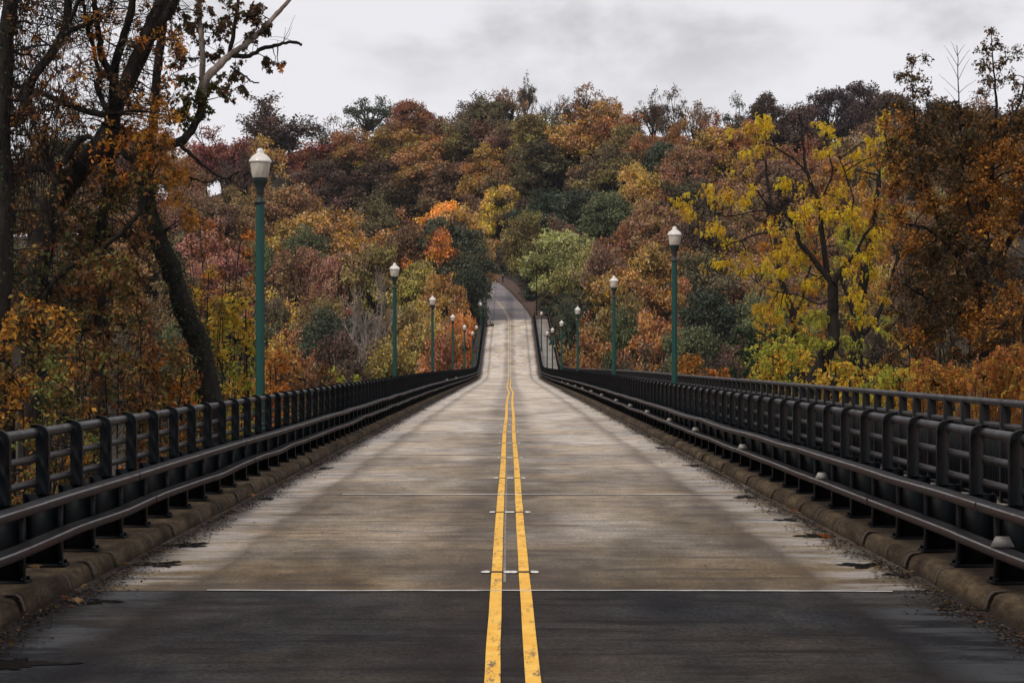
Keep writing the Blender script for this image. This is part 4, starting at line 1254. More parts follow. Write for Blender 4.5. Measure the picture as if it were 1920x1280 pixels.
def maple_leaves(g, p, key, size):
    n = len(p)
    L = size * RNG.uniform(0.65, 1.2, n)
    ax_ = rdir(n) + [0, 0, -0.7]; ax_ /= np.linalg.norm(ax_, axis=1)[:, None]
    nr = rdir(n) + [0, -0.4, 0.3]
    sd_ = np.cross(ax_, nr); sd_ /= np.linalg.norm(sd_, axis=1)[:, None]
    col = colours(key, n)
    for a, f in ((0, 1.0), (52, 0.82), (-52, 0.82), (100, 0.5), (-100, 0.5)):
        d = ax_ * math.cos(R(a)) + sd_ * math.sin(R(a))
        g.rhombs(p, d, nr, L * f, L * f * 0.52, col, 0.12)


def compound_leaves(g, p, key, size, pairs=6, droop=0.9, slim=0.34):
    """one stalk with pairs of leaflets, hanging"""
    n = len(p)
    L = size * RNG.uniform(0.6, 1.2, n)
    out = rdir(n); out[:, 2] = np.abs(out[:, 2]) * 0.3; out /= np.linalg.norm(out, axis=1)[:, None]
    dn = np.array([0, 0, -1.0])
    sd_ = np.cross(out, dn); sd_ /= np.linalg.norm(sd_, axis=1)[:, None] + 1e-9
    col = colours(key, n)
    for k in range(pairs):
        t = (k + 1) / (pairs + 0.5)
        q = p + out * (L * t * (1 - 0.45 * t))[:, None] + dn * (L * droop * t * t * 0.8)[:, None]
        fw = out * (1 - t) + dn * (0.4 + t * droop)
        for s in (-1, 1):
            d = sd_ * s * 0.85 + fw * 0.7 + RNG.normal(0, 0.18, (n, 3))
            ll = L * slim * (1.15 - 0.4 * t)
            g.rhombs(q, d, np.cross(d, rdir(n)), ll, ll * 0.42, col, 0.1)


DENS = 1.0
class Tree:
    def __init__(self, name, label, cat, group, base, bark='bark'):
        self.root = empty(name, tuple(base), label, cat, group)
        self.base = np.array(base, float)
        self.bark = bark
        self.t, self.l, self.tw, self.iv = Geo(), Geo(), Geo(), Geo()
        self.pts = []

    def limb(self, img, d, r0, r1, wob=0.02, s=9, dd=0.0):
        """img: photograph points of the limb, d: distance (or list)"""
        ds = np.linspace(d, d + dd, len(img))
        p = np.array([W(x, y, q) for (x, y), q in zip(img, ds)])
        # resample smoothly
        t = np.linspace(0, len(p) - 1, (len(p) - 1) * 5 + 1)
        i = np.clip(t.astype(int), 0, len(p) - 2); f = (t - i)[:, None]
        pm = p[np.clip(i - 1, 0, None)]; p0 = p[i]; p1 = p[i + 1]; p2 = p[np.clip(i + 2, None, len(p) - 1)]
        q = 0.5 * ((2 * p0) + (-pm + p1) * f + (2 * pm - 5 * p0 + 4 * p1 - p2) * f ** 2 + (-pm + 3 * p0 - 3 * p1 + p2) * f ** 3)
        q += RNG.normal(0, wob, q.shape) * 0.4
        rad = (r1 + (r0 - r1) * (1 - np.linspace(0, 1, len(q))) ** 1.35) * (1 + RNG.normal(0, 0.05, len(q)))
        self.t.tube(q - self.base, rad, s)
        self.pts.append(q)
        return q

    def twig(self, p0, p1, r, n=6, sag=None, wob=0.03, s=4):
        q = curve_pts(p0, p1, RNG.uniform(-0.08, 0.12) if sag is None else sag, n, wob)
        self.tw.tube(q - self.base, np.linspace(r, r * 0.35, n), s)
        return q

    def cluster(self, px, py, rpx, n, key, size, d=None, kind='simple', subs=None, dd=0.5, far=3.0):
        """a spray of leafy twigs around a point, fed by a branch from the nearest limb"""
        P = np.concatenate(self.pts)
        dm = float(np.median(P[:, 1])) if d is None else d
        c_ = W(px, py, dm + RNG.uniform(-dd, dd))
        rw = rpx * dm / F
        dist = np.linalg.norm(P - c_, axis=1)
        a = P[np.argmin(dist)]
        if dist.min() > 0.05:
            self.twig(a, c_, 0.012 + 0.008 * min(dist.min(), 2), 8, 0.05 * dist.min(), 0.03, 5)
        n = int(n * DENS); subs = subs or max(4, n // 14)
        per = max(1, n // subs)
        for k in range(subs):
            e = c_ + rdir(1)[0] * rw * RNG.uniform(0.5, 1.1) * [1, 1.0, 0.85]
            q = self.twig(c_, e, 0.007, 5, None, 0.02, 3)
            tt = RNG.uniform(0.2, 1.0, per) * 4
            i = np.clip(tt.astype(int), 0, 3); f = (tt - i)[:, None]
            p = q[i] * (1 - f) + q[i + 1] * f + RNG.normal(0, size * 0.35, (per, 3)) - self.base
            if kind == 'simple': simple_leaves(self.l, p, key, size)
            elif kind == 'maple': maple_leaves(self.l, p, key, size)
            else: compound_leaves(self.l, p, key, size)

    def ivy(self, q, r, n, size=0.06):
        i = RNG.integers(0, len(q), n)
        p = q[i] + rdir(n) * (r * RNG.uniform(0.9, 1.5, (n, 1)))
        g = self.iv
        L = size * RNG.uniform(0.6, 1.3, n)
        g.rhombs(p - self.base, rdir(n) + [0, 0, -0.6], rdir(n), L, L * 0.8, colours('ivy', n), 0.2)

    def done(self, crown='crown', trunk='trunk'):
        if self.t.n: link(trunk, self.t.mesh(trunk, True), M[self.bark], self.root)
        if self.tw.n: link('twigs', self.tw.mesh('twigs', True), M[self.bark], self.root)['kind'] = 'stuff'
        if self.l.n: link(crown, self.l.mesh(crown, attr='leaf'), M['leaf'], self.root)
        if self.iv.n: link('ivy', self.iv.mesh('ivy', attr='leaf'), M['leaf'], self.root)


def root_at(px, d):
    x = (px - VX) * d / F
    return (x, d, float(ground(x, d)))


def low(px, d):
    """photograph y of the ground under px at distance d"""
    x = (px - VX) * d / F
    return VY + (CAM_Z - float(ground(x, d)) + 0.2) * F / d


# --- ivied tree with the long pale limb (left)
d = 44.0
T = Tree('ivy_covered_tree', 'ivy-covered dark tree whose long pale limb reaches out over the tallest lamp', 'tree', 'large trees beside the bridge', root_at(400, d))
q1 = T.limb([(412, low(400, d)), (402, 820), (385, 700), (368, 630), (345, 580), (318, 500), (290, 430), (274, 370), (270, 322)], d, 0.26, 0.19, 0.03, 12)
T.ivy(q1[8:], 0.25, 3200)
T.limb([(270, 325), (250, 300), (232, 285), (226, 262), (236, 240)], d, 0.13, 0.05)
T.limb([(272, 325), (280, 290), (287, 240), (292, 170), (300, 90), (308, 30), (318, -40)], d, 0.12, 0.08, dd=-0.5)
T.limb([(270, 322), (300, 278), (338, 266), (358, 245), (378, 205), (374, 178)], d, 0.11, 0.09, dd=0.5)
T.limb([(337, 270), (365, 296), (400, 325), (425, 335), (446, 322)], d, 0.05, 0.02)
T.limb([(425, 335), (436, 340)], d, 0.03, 0.02)
T.limb([(322, 314), (345, 328), (370, 338), (395, 342), (410, 330)], d + .2, 0.03, 0.012)
pale = Geo()
def pale_limb(img, r0, r1, dd=0.0, dz=44.5):
    keep = T.t; T.t = pale
    q = T.limb(img, dz, r0, r1, 0.02, 9, dd)
    T.t = keep
    return q
pale_limb([(374, 178), (385, 150), (408, 126), (432, 103), (462, 82), (490, 58), (520, 26), (545, -2), (575, -40)], 0.105, 0.04)
pale_limb([(380, 155), (380, 100), (376, 50), (371, -10)], 0.07, 0.05)
T.limb([(432, 103), (462, 106), (492, 92), (520, 84), (545, 79), (566, 83)], 44.5, 0.06, 0.03)
T.limb([(430, 103), (438, 60), (446, 10), (452, -30)], 44.5, 0.05, 0.035)
T.limb([(432, 125), (458, 142), (470, 152), (486, 156)], 44.5, 0.025, 0.015)
T.limb([(360, 240), (366, 250), (372, 262), (384, 275)], 44.5, 0.02, 0.01)
for (x, y, r, n, k) in ((400, 60, 40, 60, 'maple'), (430, 30, 45, 70, 'maple'), (470, 30, 35, 50, 'maple'), (500, 50, 26, 34, 'maple'), (350, 60, 40, 60, 'maple'), (460, 75, 32, 40, 'maple'), (395, 110, 34, 40, 'maple'), (500, 115, 24, 22, 'maple'),
                        (440, 135, 34, 36, 'maple'), (405, 160, 40, 55, 'olivemaple'), (370, 190, 45, 90, 'olivemaple'), (345, 215, 40, 90, 'olivemaple'), (420, 180, 30, 30, 'maple'), (455, 165, 22, 18, 'maple'), (350, 150, 34, 44, 'olivemaple'),
                        (330, 110, 34, 40, 'maple'), (370, 10, 40, 50, 'maple'), (520, 120, 14, 8, 'maple'), (528, 130, 8, 4, 'orange'), (480, 20, 26, 26, 'maple'), (330, 20, 34, 40, 'maple')):
    T.cluster(x, y, r * 1.1, n * 2, k, 0.105, 44.6, 'maple')
for (x, y, r, n) in ((245, 200, 30, 50), (240, 240, 34, 60), (275, 265, 34, 60), (305, 255, 26, 46), (270, 300, 26, 40), (310, 300, 30, 55), (325, 320, 24, 40), (310, 340, 22, 30), (320, 78, 24, 34), (335, 85, 22, 30),
                     (300, 180, 30, 34), (355, 400, 24, 26), (330, 375, 26, 26), (360, 420, 18, 18), (250, 445, 20, 22), (300, 215, 26, 34), (245, 130, 26, 24)):
    T.cluster(x, y, r, int(n * 1.6), 'gold', 0.20, 43.6, 'compound')
for k in range(26):      # fine bare shoots against the sky
    P = np.concatenate(T.pts[-5:])
    a = P[RNG.integers(0, len(P))]
    T.twig(a, a + np.array([RNG.normal(0, 0.35), RNG.normal(0, 0.2), RNG.uniform(0.1, 0.6)]), 0.008, 6, None, 0.03, 3)
T.done()
link('pale_limb', pale.mesh('pale_limb', True), M['bark_pale'], T.root)['label'] = 'pale peeling limb'

# --- forked dark tree (left)
d = 41.0
T = Tree('forked_tree', 'dark forked tree leaning across the upper left, several thick limbs', 'tree', 'large trees beside the bridge', root_at(64, d))
T.limb([(55, low(64, d)), (60, 800), (62, 640), (72, 500), (95, 400), (140, 330), (185, 278), (208, 235)], d, 0.27, 0.20, 0.03, 12)
T.limb([(208, 238), (222, 190), (243, 140), (270, 75), (298, 10), (318, -40)], d, 0.17, 0.11)
T.limb([(206, 240), (214, 180), (216, 120), (238, 50), (255, -20)], d + .3, 0.12, 0.07)
T.limb([(225, 190), (262, 120), (285, 70), (325, 10), (340, -30)], d + .4, 0.12, 0.08)
T.limb([(214, 150), (192, 110), (186, 70), (178, 10), (176, -30)], d, 0.08, 0.05)
T.limb([(205, 215), (180, 160), (188, 150), (175, 90), (162, 40), (150, -20)], d - .3, 0.06, 0.035)
T.limb([(206, 218), (160, 208), (110, 190), (70, 172), (20, 160), (-20, 165)], d, 0.07, 0.05)
T.limb([(62, 620), (80, 560), (130, 500), (200, 460), (260, 400), (275, 350)], d - .3, 0.07, 0.04)
T.limb([(186, 900), (186, 620), (184, 520), (190, 430), (205, 330), (208, 240)], d + .5, 0.13, 0.10)
T.ivy(T.pts[-1], 0.15, 900)
T.limb([(0, 225), (30, 228), (46, 205), (60, 150), (110, 80), (128, 20), (120, -30)], d - .5, 0.12, 0.08)
T.limb([(110, 82), (130, 60), (160, 46), (186, 38)], d - .5, 0.06, 0.045)
T.limb([(110, 82), (135, 30), (148, 0), (155, -20)], d - .5, 0.05, 0.04)
T.limb([(60, 225), (75, 265), (92, 300), (90, 308)], d - .5, 0.045, 0.03)
T.limb([(0, 325), (40, 318), (110, 310), (150, 262), (170, 258)], d - .5, 0.09, 0.06)
for k in range(130):
    x, y = RNG.uniform(0, 330), RNG.uniform(-20, 340)
    T.cluster(x, y, RNG.uniform(22, 42), int(RNG.uniform(18, 44)), ['orange', 'brown', 'maple', 'gold', 'brown'][k % 5], 0.11, d + RNG.uniform(-1, 1), 'simple')
for k in range(16):
    x, y = RNG.uniform(60, 260), RNG.uniform(40, 300)
    T.cluster(x, y, 24, 22, 'orange', 0.19, d + RNG.uniform(-.5, 1), 'compound')
for k in range(130):
    x, y = RNG.uniform(0, 270), RNG.uniform(320, 640)
    T.cluster(x, y, RNG.uniform(28, 50), 60, ['mixed', 'brown', 'darkrust', 'olivemaple', 'darkrust'][k % 5], 0.11, d + RNG.uniform(-1, 2.5), 'simple')
for k in range(700):     # hanging bare shoots
    P = np.concatenate(T.pts)
    a = P[RNG.integers(0, len(P))]
    q = T.twig(a, a + np.array([RNG.normal(0, 0.6), RNG.normal(0, 0.3), RNG.normal(0.15, 0.5)]), 0.012, 8, None, 0.05, 3)
    for _ in range(3):
        a = q[RNG.integers(2, 8)]
        T.twig(a, a + np.array([RNG.normal(0, 0.25), RNG.normal(0, 0.15), RNG.normal(0.05, 0.25)]), 0.006, 5, None, 0.03, 3)
T.done()

# --- viny trunk at the frame's edge
d = 37.0
T = Tree('vine_hung_tree', 'black upright trunk hung with vines at the left edge', 'tree', 'large trees beside the bridge', root_at(8, d))
T.limb([(14, low(8, d)), (10, 800), (2, 600), (10, 400), (4, 250), (12, 100), (22, -30)], d, 0.20, 0.14, 0.03, 12)
T.ivy(T.pts[0], 0.2, 1600)
for k in range(420):
    y = RNG.uniform(-30, 360); x = RNG.uniform(8, 110)
    a = W(x, y, d + RNG.uniform(-.4, .4)); b_ = W(x + RNG.normal(0, 16), y + RNG.uniform(20, 110), d + RNG.uniform(-.4, .4))
    T.twig(a, b_, 0.008, 7, None, 0.03, 3)
for k in range(46):
    T.cluster(RNG.uniform(5, 130), RNG.uniform(0, 600), 32, 26, ['brown', 'maple', 'darkrust'][k % 3], 0.10, d + RNG.uniform(-.4, .6), 'simple')
T.done()

# --- tangled undergrowth beyond the left railing
def shrub(name, label, cat, px, top, wpx, bot, d, key, n, size, kinds='simple', stems=9, group='shrubs beyond the woodland-side railing', bare=0, key2=None):
    T = Tree(name, label, cat, group, root_at(px, d))
    b0 = low(px, d)
    for k in range(stems):
        x0 = px + RNG.uniform(-0.25, 0.25) * wpx; x1 = px + RNG.uniform(-0.45, 0.45) * wpx
        yt = top + RNG.uniform(0.02, 0.45) * (bot - top)
        T.limb([(x0, b0), ((x0 + x1) / 2 + RNG.uniform(-12, 12), (b0 + yt) / 2), (x1, yt)], d + RNG.uniform(-.4, .4), 0.028, 0.010, 0.02, 5)
    n = int(n * 2.4); m_ = max(8, n // 46)
    for k in range(m_):
        u, v_ = RNG.uniform(-1, 1), RNG.uniform(0, 1)
        y = top + 14 + v_ * (bot - top)
        half = wpx / 2 * math.sqrt(max(0.12, 1 - (1 - min(1, (y - top) / (0.45 * (bot - top)))) ** 2))
        x = px + u * half
        kk = key if (key2 is None or RNG.uniform() < 0.6) else key2
        T.cluster(x, y, RNG.uniform(20, 38) * 38 / d, n // m_, kk, size, d + RNG.uniform(-0.9, 0.9), kinds, 5, 0.3)
    for k in range(bare):
        P = np.concatenate(T.pts)
        a = P[RNG.integers(0, len(P))]
        T.twig(a, a + np.array([RNG.normal(0, 0.5), RNG.normal(0, 0.3) - 0.3, RNG.uniform(0.1, 0.9)]), 0.009, 8, None, 0.05, 3)
    T.done('foliage', 'stems')


shrub('shrub', 'olive and gold tangled shrub in the lower left corner above the railing', 'shrub', 60, 560, 200, 1050, 36, 'mixed', 2300, 0.12, key2='gold', bare=24)
shrub('shrub', 'brown and yellow leafy shrub left of the ivied trunk', 'shrub', 205, 470, 190, 1010, 38, 'mixed', 2500, 0.115, key2='brown', bare=30)
shrub('shrub', 'rusty shrub around the foot of the ivied trunk', 'shrub', 310, 640, 140, 930, 40, 'mixed', 1800, 0.11, key2='orange', bare=20)
shrub('shrub', 'green-leaved shrub low behind the railing posts', 'shrub', 130, 640, 180, 1080, 34.5, 'green', 900, 0.10, key2='mixed', bare=16)
shrub('shrub', 'brown shrub high between the two dark trunks', 'shrub', 130, 390, 170, 760, 44, 'darkrust', 1700, 0.11, key2='mixed', bare=20)
shrub('shrub', 'bright yellow bush just left of the tallest lamp', 'bush', 432, 545, 110, 830, 47, 'yellowgold', 1900, 0.10, key2='lime', bare=12)
shrub('shrub', 'sparse yellow shrub beside the ivied trunk', 'shrub', 385, 500, 90, 760, 46, 'yellowgold', 700, 0.10, key2='mixed', bare=16)
shrub('shrub', 'pinkish red shrub with bare shoots behind the yellow bush', 'shrub', 410, 400, 150, 660, 62, 'brown', 900, 0.12, key2='orange', bare=40)
shrub('shrub', 'orange bush just right of the tallest lamp foot', 'bush', 508, 650, 60, 800, 58, 'orange', 900, 0.11, key2='gold', bare=8)
shrub('shrub', 'low brown shrub with bare stems between the first two woodland-side lamps', 'shrub', 575, 668, 110, 780, 70, 'brown', 800, 0.13, key2='mixed', bare=40)
shrub('shrub', 'low yellow-green shrub behind the railing near the second lamp', 'shrub', 640, 680, 80, 770, 80, 'lime', 600, 0.14, key2='mixed', bare=10)

# --- yellow locust and its neighbours (right)
d = 60.0
T = Tree('locust_tree', 'yellow locust with dark forked trunk and drooping feathery leaves beyond the walkway', 'tree', 'large trees beside the bridge', root_at(1515, d))
T.limb([(1500, low(1515, d)), (1508, 770), (1526, 720), (1548, 665), (1563, 636), (1561, 580), (1562, 528)], d, 0.30, 0.155, 0.03, 12)
T.limb([(1562, 530), (1548, 515), (1520, 480), (1500, 455), (1492, 430), (1470, 400), (1440, 385), (1425, 365)], d, 0.11, 0.03)
T.limb([(1550, 518), (1547, 480), (1540, 430), (1537, 390), (1531, 367), (1514, 326), (1508, 290), (1504, 242), (1498, 215)], d + .3, 0.10, 0.03)
T.limb([(1563, 530), (1574, 510), (1592, 488), (1608, 468), (1622, 440), (1640, 420)], d - .2, 0.10, 0.035)
T.limb([(1512, 324), (1490, 300), (1450, 275), (1420, 262), (1395, 240)], d + .3, 0.04, 0.015)
T.limb([(1535, 380), (1560, 330), (1555, 290), (1548, 255)], d + .3, 0.035, 0.015)
T.limb([(1560, 560), (1535, 570), (1500, 555), (1450, 545), (1420, 530)], d - .4, 0.03, 0.012)
T.limb([(1470, 430), (1420, 440), (1390, 450), (1360, 462), (1325, 483)], d - .3, 0.035, 0.012)
T.limb([(1460, 400), (1420, 395), (1370, 405), (1320, 395), (1275, 372)], d - .3, 0.03, 0.010)
T.limb([(1537, 395), (1580, 400), (1600, 380), (1590, 340), (1575, 300)], d, 0.04, 0.015)
T.limb([(1420, 262), (1430, 235), (1440, 222)], d, 0.015, 0.01)
ycl = [(1268, 378, 16, 10), (1283, 388, 20, 16), (1298, 408, 20, 18), (1288, 372, 12, 8), (1328, 362, 24, 24), (1350, 372, 22, 20), (1372, 368, 26, 30), (1335, 425, 18, 16), (1352, 435, 20, 20), (1425, 232, 24, 26), (1438, 226, 20, 20), (1398, 246, 22, 20),
       (1368, 250, 14, 8), (1420, 275, 24, 24), (1435, 255, 18, 16), (1390, 292, 22, 18), (1412, 322, 14, 8), (1370, 322, 14, 8), (1405, 378, 22, 24), (1414, 352, 16, 12), (1455, 292, 12, 6), (1475, 342, 18, 18), (1462, 342, 14, 10), (1542, 232, 20, 16), (1552, 250, 18, 14), (1545, 286, 22, 22),
       (1565, 270, 16, 8), (1522, 385, 26, 34), (1508, 402, 22, 24), (1560, 372, 24, 26), (1578, 362, 18, 14), (1592, 402, 28, 40), (1610, 412, 26, 36), (1632, 430, 26, 34), (1560, 412, 26, 34), (1546, 405, 20, 20), (1490, 395, 18, 12), (1478, 470, 24, 28), (1500, 478, 26, 34),
       (1455, 480, 22, 20), (1465, 505, 22, 22), (1520, 540, 24, 26), (1500, 570, 22, 20), (1350, 488, 20, 18), (1362, 496, 18, 16), (1400, 478, 18, 16), (1412, 500, 22, 24), (1392, 512, 16, 12), (1440, 505, 20, 20), (1420, 575, 22, 24), (1438, 590, 24, 28), (1460, 600, 24, 26),
       (1470, 560, 22, 22), (1590, 500, 24, 26), (1612, 480, 24, 28), (1632, 478, 22, 22), (1645, 510, 20, 18), (1600, 555, 24, 26), (1620, 575, 22, 20), (1630, 600, 20, 18), (1310, 430, 8, 5), (1313, 505, 8, 5), (1370, 455, 12, 8), (1450, 410, 16, 12), (1440, 430, 16, 12),
       (1580, 320, 20, 18), (1620, 300, 22, 20), (1640, 260, 22, 20), (1660, 290, 22, 20), (1600, 285, 20, 16), (1655, 225, 18, 14), (1640, 460, 20, 18), (1480, 440, 16, 12), (1500, 350, 14, 8)]
for x, y, r, n in ycl:
    T.cluster(x, y, r * 1.25, int(n * 2.2), 'yellow' if (x + y) % 3 else 'yellowgold', 0.20, d + RNG.uniform(-.6, .6), 'compound', max(3, n // 5))
for x, y, r, n in ((1520, 600, 26, 30), (1495, 640, 30, 40), (1470, 665, 30, 40), (1450, 690, 28, 36), (1490, 690, 26, 30), (1535, 640, 22, 24), (1560, 680, 26, 30), (1580, 640, 24, 26), (1540, 600, 20, 18), (1510, 650, 22, 24), (1440, 650, 22, 24), (1600, 690, 26, 30)):
    T.cluster(x, y, r, int(n * 1.5), 'lime', 0.27, d + RNG.uniform(-.6, 1.2), 'compound', max(3, n // 5))
for k in range(60):
    P = np.concatenate(T.pts[1:])
    a = P[RNG.integers(0, len(P))]
    T.twig(a, a + np.array([RNG.normal(0, 0.45), RNG.normal(0, 0.3), RNG.normal(-0.05, 0.3)]), 0.011, 8, None, 0.06, 3)
T.done()

d = 66.0
T = Tree('yellowing_tree', 'yellow-leaved tree with rough straight trunk standing right behind the locust', 'tree', 'large trees beside the bridge', root_at(1604, d))
T.limb([(1600, low(1604, d)), (1602, 760), (1606, 690), (1604, 640), (1612, 580), (1622, 520), (1632, 460), (1640, 400), (1650, 330)], d, 0.34, 0.08, 0.04, 12)
T.limb([(1608, 610), (1590, 555), (1576, 520), (1574, 500)], d, 0.10, 0.05)
T.limb([(1606, 640), (1640, 600), (1660, 560), (1672, 520), (1690, 470)], d, 0.10, 0.05)
T.limb([(1622, 520), (1600, 470), (1590, 440), (1600, 400)], d, 0.07, 0.04)
for k in range(60):
    T.cluster(RNG.uniform(1560, 1690), RNG.uniform(240, 700), 26, 26, ['yellowgold', 'rusty', 'gold', 'lime'][k % 4], 0.25, d + RNG.uniform(-1, 1), 'compound', 5)
T.done()

d = 70.0
T = Tree('slender_tree', 'slender tree with amber leaves just left of the locust trunk', 'tree', 'large trees beside the bridge', root_at(1500, d))
T.limb([(1504, low(1500, d)), (1502, 720), (1494, 640), (1487, 595), (1470, 540), (1456, 470), (1453, 410), (1440, 350), (1436, 300)], d, 0.18, 0.04, 0.03, 9)
T.limb([(1487, 595), (1505, 560), (1512, 520), (1530, 480)], d, 0.06, 0.03)
T.limb([(1453, 420), (1480, 380), (1500, 340)], d, 0.04, 0.02)
for k in range(64):
    T.cluster(RNG.uniform(1425, 1560), RNG.uniform(420, 690), 28, 28, ['gold', 'yellowgold', 'orange', 'lime'][k % 4], 0.24, d + RNG.uniform(-1, 1), 'compound', 5)
T.done()

# --- big orange tree filling the right edge
d = 50.0
T = Tree('orange_tree', 'big dense orange-brown tree filling the right edge, leafy sprays against the sky', 'tree', 'large trees beside the bridge', root_at(1850, d))
T.limb([(1862, low(1850, d)), (1858, 800), (1850, 700), (1842, 600), (1846, 500), (1850, 400), (1862, 300), (1868, 200), (1862, 120), (1858, 50)], d, 0.22, 0.008, 0.03, 11)
T.limb([(1846, 560), (1810, 500), (1770, 440), (1740, 360), (1722, 280), (1712, 190), (1708, 110)], d, 0.09, 0.007)
T.limb([(1848, 480), (1820, 400), (1806, 330), (1800, 240), (1797, 160), (1794, 85)], d - .3, 0.06, 0.008)
T.limb([(1846, 520), (1900, 440), (1940, 360), (1960, 250)], d, 0.10, 0.04)
T.limb([(1842, 620), (1790, 580), (1740, 560), (1690, 530)], d, 0.07, 0.02)
T.limb([(1790, 470), (1740, 430), (1700, 420), (1665, 400)], d, 0.05, 0.015)
T.limb([(1740, 350), (1700, 320), (1670, 300)], d, 0.04, 0.012)
T.limb([(1862, 280), (1900, 220), (1920, 160), (1930, 90)], d, 0.05, 0.015)
for (x0, y0, x1, y1) in ((1797, 150, 1775, 105), (1797, 150, 1818, 110), (1796, 125, 1770, 85), (1796, 125, 1820, 92), (1795, 105, 1783, 78), (1795, 105, 1808, 84), (1798, 175, 1762, 140), (1798, 175, 1830, 150), (1799, 200, 1770, 165), (1799, 200, 1825, 180)):
    T.twig(W(x0, y0, d - .3), W(x1, y1, d - .3), 0.008, 5, 0.02, 0.008, 4)
for k in range(330):
    u = RNG.uniform()
    x, y = RNG.uniform(1655, 1930), RNG.uniform(205, 640)
    if x < 1700 and y > 470: continue
    key = 'rusty' if (math.sin(x * 0.031) + math.sin(y * 0.023 + x * 0.01)) > 0.05 else 'darkrust'
    T.cluster(x, y, RNG.uniform(28, 44), 120, key, 0.10, d + RNG.uniform(-1.6, 1.6), 'simple', 8, 0.2)
for (x, y, r, n) in ((1708, 115, 18, 26), (1700, 140, 24, 34), (1725, 150, 22, 30), (1712, 175, 30, 50), (1685, 150, 12, 12), (1735, 110, 12, 12), (1740, 180, 22, 30), (1690, 200, 24, 34),
                     (1860, 60, 12, 18), (1850, 90, 22, 34), (1870, 85, 20, 30), (1845, 125, 26, 44), (1880, 120, 26, 44), (1905, 100, 20, 30), (1860, 155, 30, 50), (1900, 150, 30, 54), (1915, 190, 30, 50), (1840, 175, 20, 30), (1770, 205, 24, 34), (1800, 215, 26, 40), (1750, 215, 24, 34)):
    T.cluster(x, y, r * 1.15, n * 4, 'darkrust', 0.085, d + RNG.uniform(-.3, .3), 'simple', 12, 0.1)
T.done()

d = 56.0
shrub('shrub', 'dark olive thicket under the big orange tree', 'shrub', 1790, 450, 260, 740, 54, 'darkrust', 3200, 0.11, stems=14, bare=60, group='shrubs beyond the walkway', key2='brown')
shrub('shrub', 'dark brown thicket at the far right under the orange tree', 'shrub', 1900, 540, 160, 800, 47, 'darkrust', 1500, 0.11, bare=20, group='shrubs beyond the walkway', key2='rusty')
shrub('shrub', 'orange-gold sumac bush at the right edge above the outer railing', 'bush', 1880, 640, 130, 840, 40, 'sumac', 900, 0.17, 'compound', group='shrubs beyond the walkway', bare=10)
shrub('shrub', 'orange sumac bush left of the rightmost sumac', 'bush', 1770, 668, 130, 840, 43, 'sumac', 900, 0.17, 'compound', group='shrubs beyond the walkway', bare=10)
shrub('shrub', 'yellow leafy bush right of the twin dark trunks', 'bush', 1675, 680, 120, 820, 46, 'yellowgold', 800, 0.17, 'compound', group='shrubs beyond the walkway', key2='lime', bare=8)
shrub('shrub', 'yellow bush between the locust trunk and its neighbour', 'bush', 1570, 670, 80, 800, 56, 'yellowgold', 700, 0.14, 'simple', group='shrubs beyond the walkway', bare=6)
shrub('shrub', 'lime-yellow bush left of the locust trunk', 'bush', 1460, 630, 110, 790, 58, 'lime', 900, 0.14, 'simple', group='shrubs beyond the walkway', key2='yellowgold', bare=6)
shrub('shrub', 'bright orange bush rising behind the outer railing beside the nearest walkway lamp', 'bush', 1292, 656, 52, 760, 75, 'sumac', 900, 0.13, 'simple', group='shrubs beyond the walkway', bare=4)
shrub('shrub', 'orange bush in the middle of three behind the outer railing', 'bush', 1345, 678, 44, 760, 75, 'sumac', 600, 0.13, 'simple', group='shrubs beyond the walkway', key2='orange', bare=4)
shrub('shrub', 'small yellow-orange bush, nearest the locust, behind the outer railing', 'bush', 1390, 694, 44, 760, 75, 'sumac', 600, 0.13, 'simple', group='shrubs beyond the walkway', key2='yellowgold', bare=4)
shrub('shrub', 'tiny orange bush behind the outer railing right of the second walkway lamp', 'bush', 1194, 682, 12, 730, 110, 'sumac', 160, 0.13, 'simple', stems=4, group='shrubs beyond the walkway')
shrub('shrub', 'dark green bush behind the outer railing left of the locust', 'bush', 1420, 600, 120, 780, 82, 'ivy', 1500, 0.2, 'simple', group='shrubs beyond the walkway', bare=4)

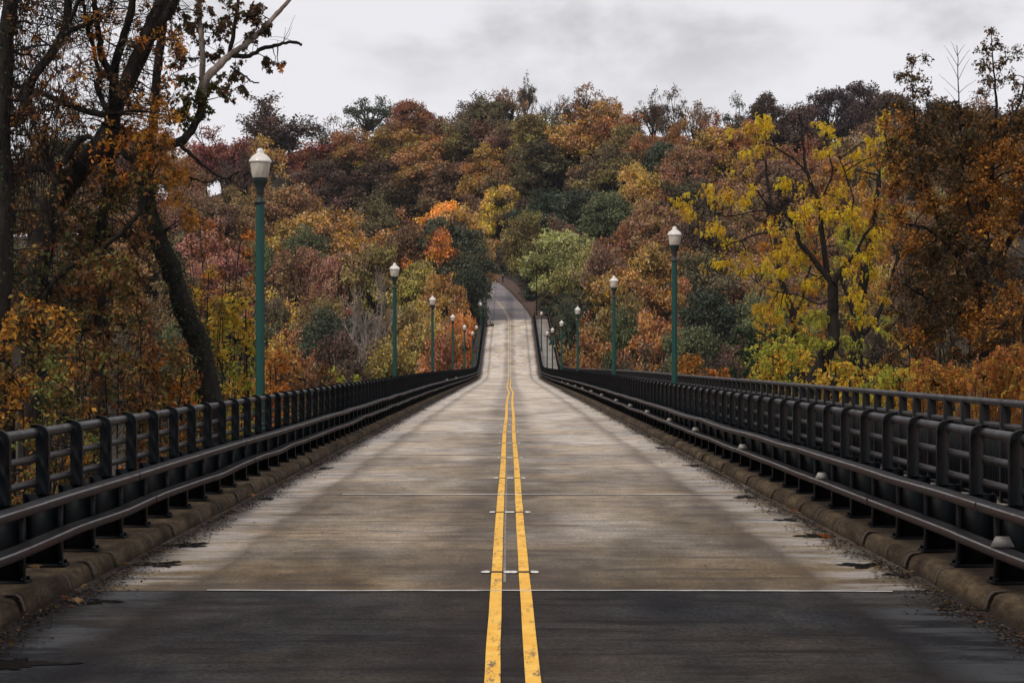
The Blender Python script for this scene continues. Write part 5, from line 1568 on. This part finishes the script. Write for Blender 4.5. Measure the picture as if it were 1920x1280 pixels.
# ------------------------------------------------------------------ small things by the upper road
def upos(y, o):
    return np.array([np.interp(y, uy, ux) + o, y, np.interp(y, uy, uz)])
g = Geo(); g.lathe([(0.11, 0), (0.11, 0.9), (0.16, 1.0), (0.16, 1.15), (0.12, 1.3)], 12)
g2 = Geo(); g2.lathe([(0.12, 1.3), (0.12, 1.42), (0.02, 1.5)], 12)
p = W(943, 534, 396)
e = empty('roadside_post', (p[0], 396, float(np.interp(396, uy, uz)) + 0.2), 'short dark post with pale cap on the red verge of the climbing road', 'post')
link('post_shaft', g.mesh('post_shaft', True), M['rail'], e); link('cap', g2.mesh('cap', True), M['reflector'], e)
for px, y, h, lbl in ((892, 330, 3.6, 'thin dark sign pole left of the climbing road, small plate on it'), (1006, 322, 8.5, 'tall thin dark utility pole right of the bridge end')):
    x = (px - VX) * y / F
    big = h > 5
    h = CAM_Z + (VY - (500 if big else 557)) * y / F - float(ground(x, y))
    e = empty('utility_pole' if big else 'sign_pole', (x, y, float(ground(x, y))), lbl, 'pole')
    g = Geo(); g.lathe([(0.09 if big else 0.07, 0), (0.06, h)], 10)
    link('pole', g.mesh('pole', True), M['rail'], e)
    g = Geo()
    if not big: g.box(0.07, 0.45, -0.03, 0.03, h - 0.95, h - 0.5)
    else: g.box(-0.6, 0.6, -0.06, 0.06, h - 0.7, h - 0.55)
    link('crossarm' if big else 'plate', g.mesh('plate'), M['rail'], e)

# ------------------------------------------------------------------ damp air over the valley
g = Geo(); g.box(-330, 330, -135, 830, -26, 112)
hz = link('haze', g.mesh('haze'))
hm = bpy.data.materials.new('haze'); hm.use_nodes = True
hn = hm.node_tree; hn.nodes.clear()
ho = hn.nodes.new('ShaderNodeOutputMaterial'); hv = hn.nodes.new('ShaderNodeVolumePrincipled')
hv.inputs['Density'].default_value = 0.00005
hv.inputs['Color'].default_value = (0.86, 0.88, 0.95, 1)
hn.links.new(hv.outputs[0], ho.inputs['Volume'])
hz.data.materials.append(hm)
tag(hz, 'thin damp haze over the valley', kind='stuff')
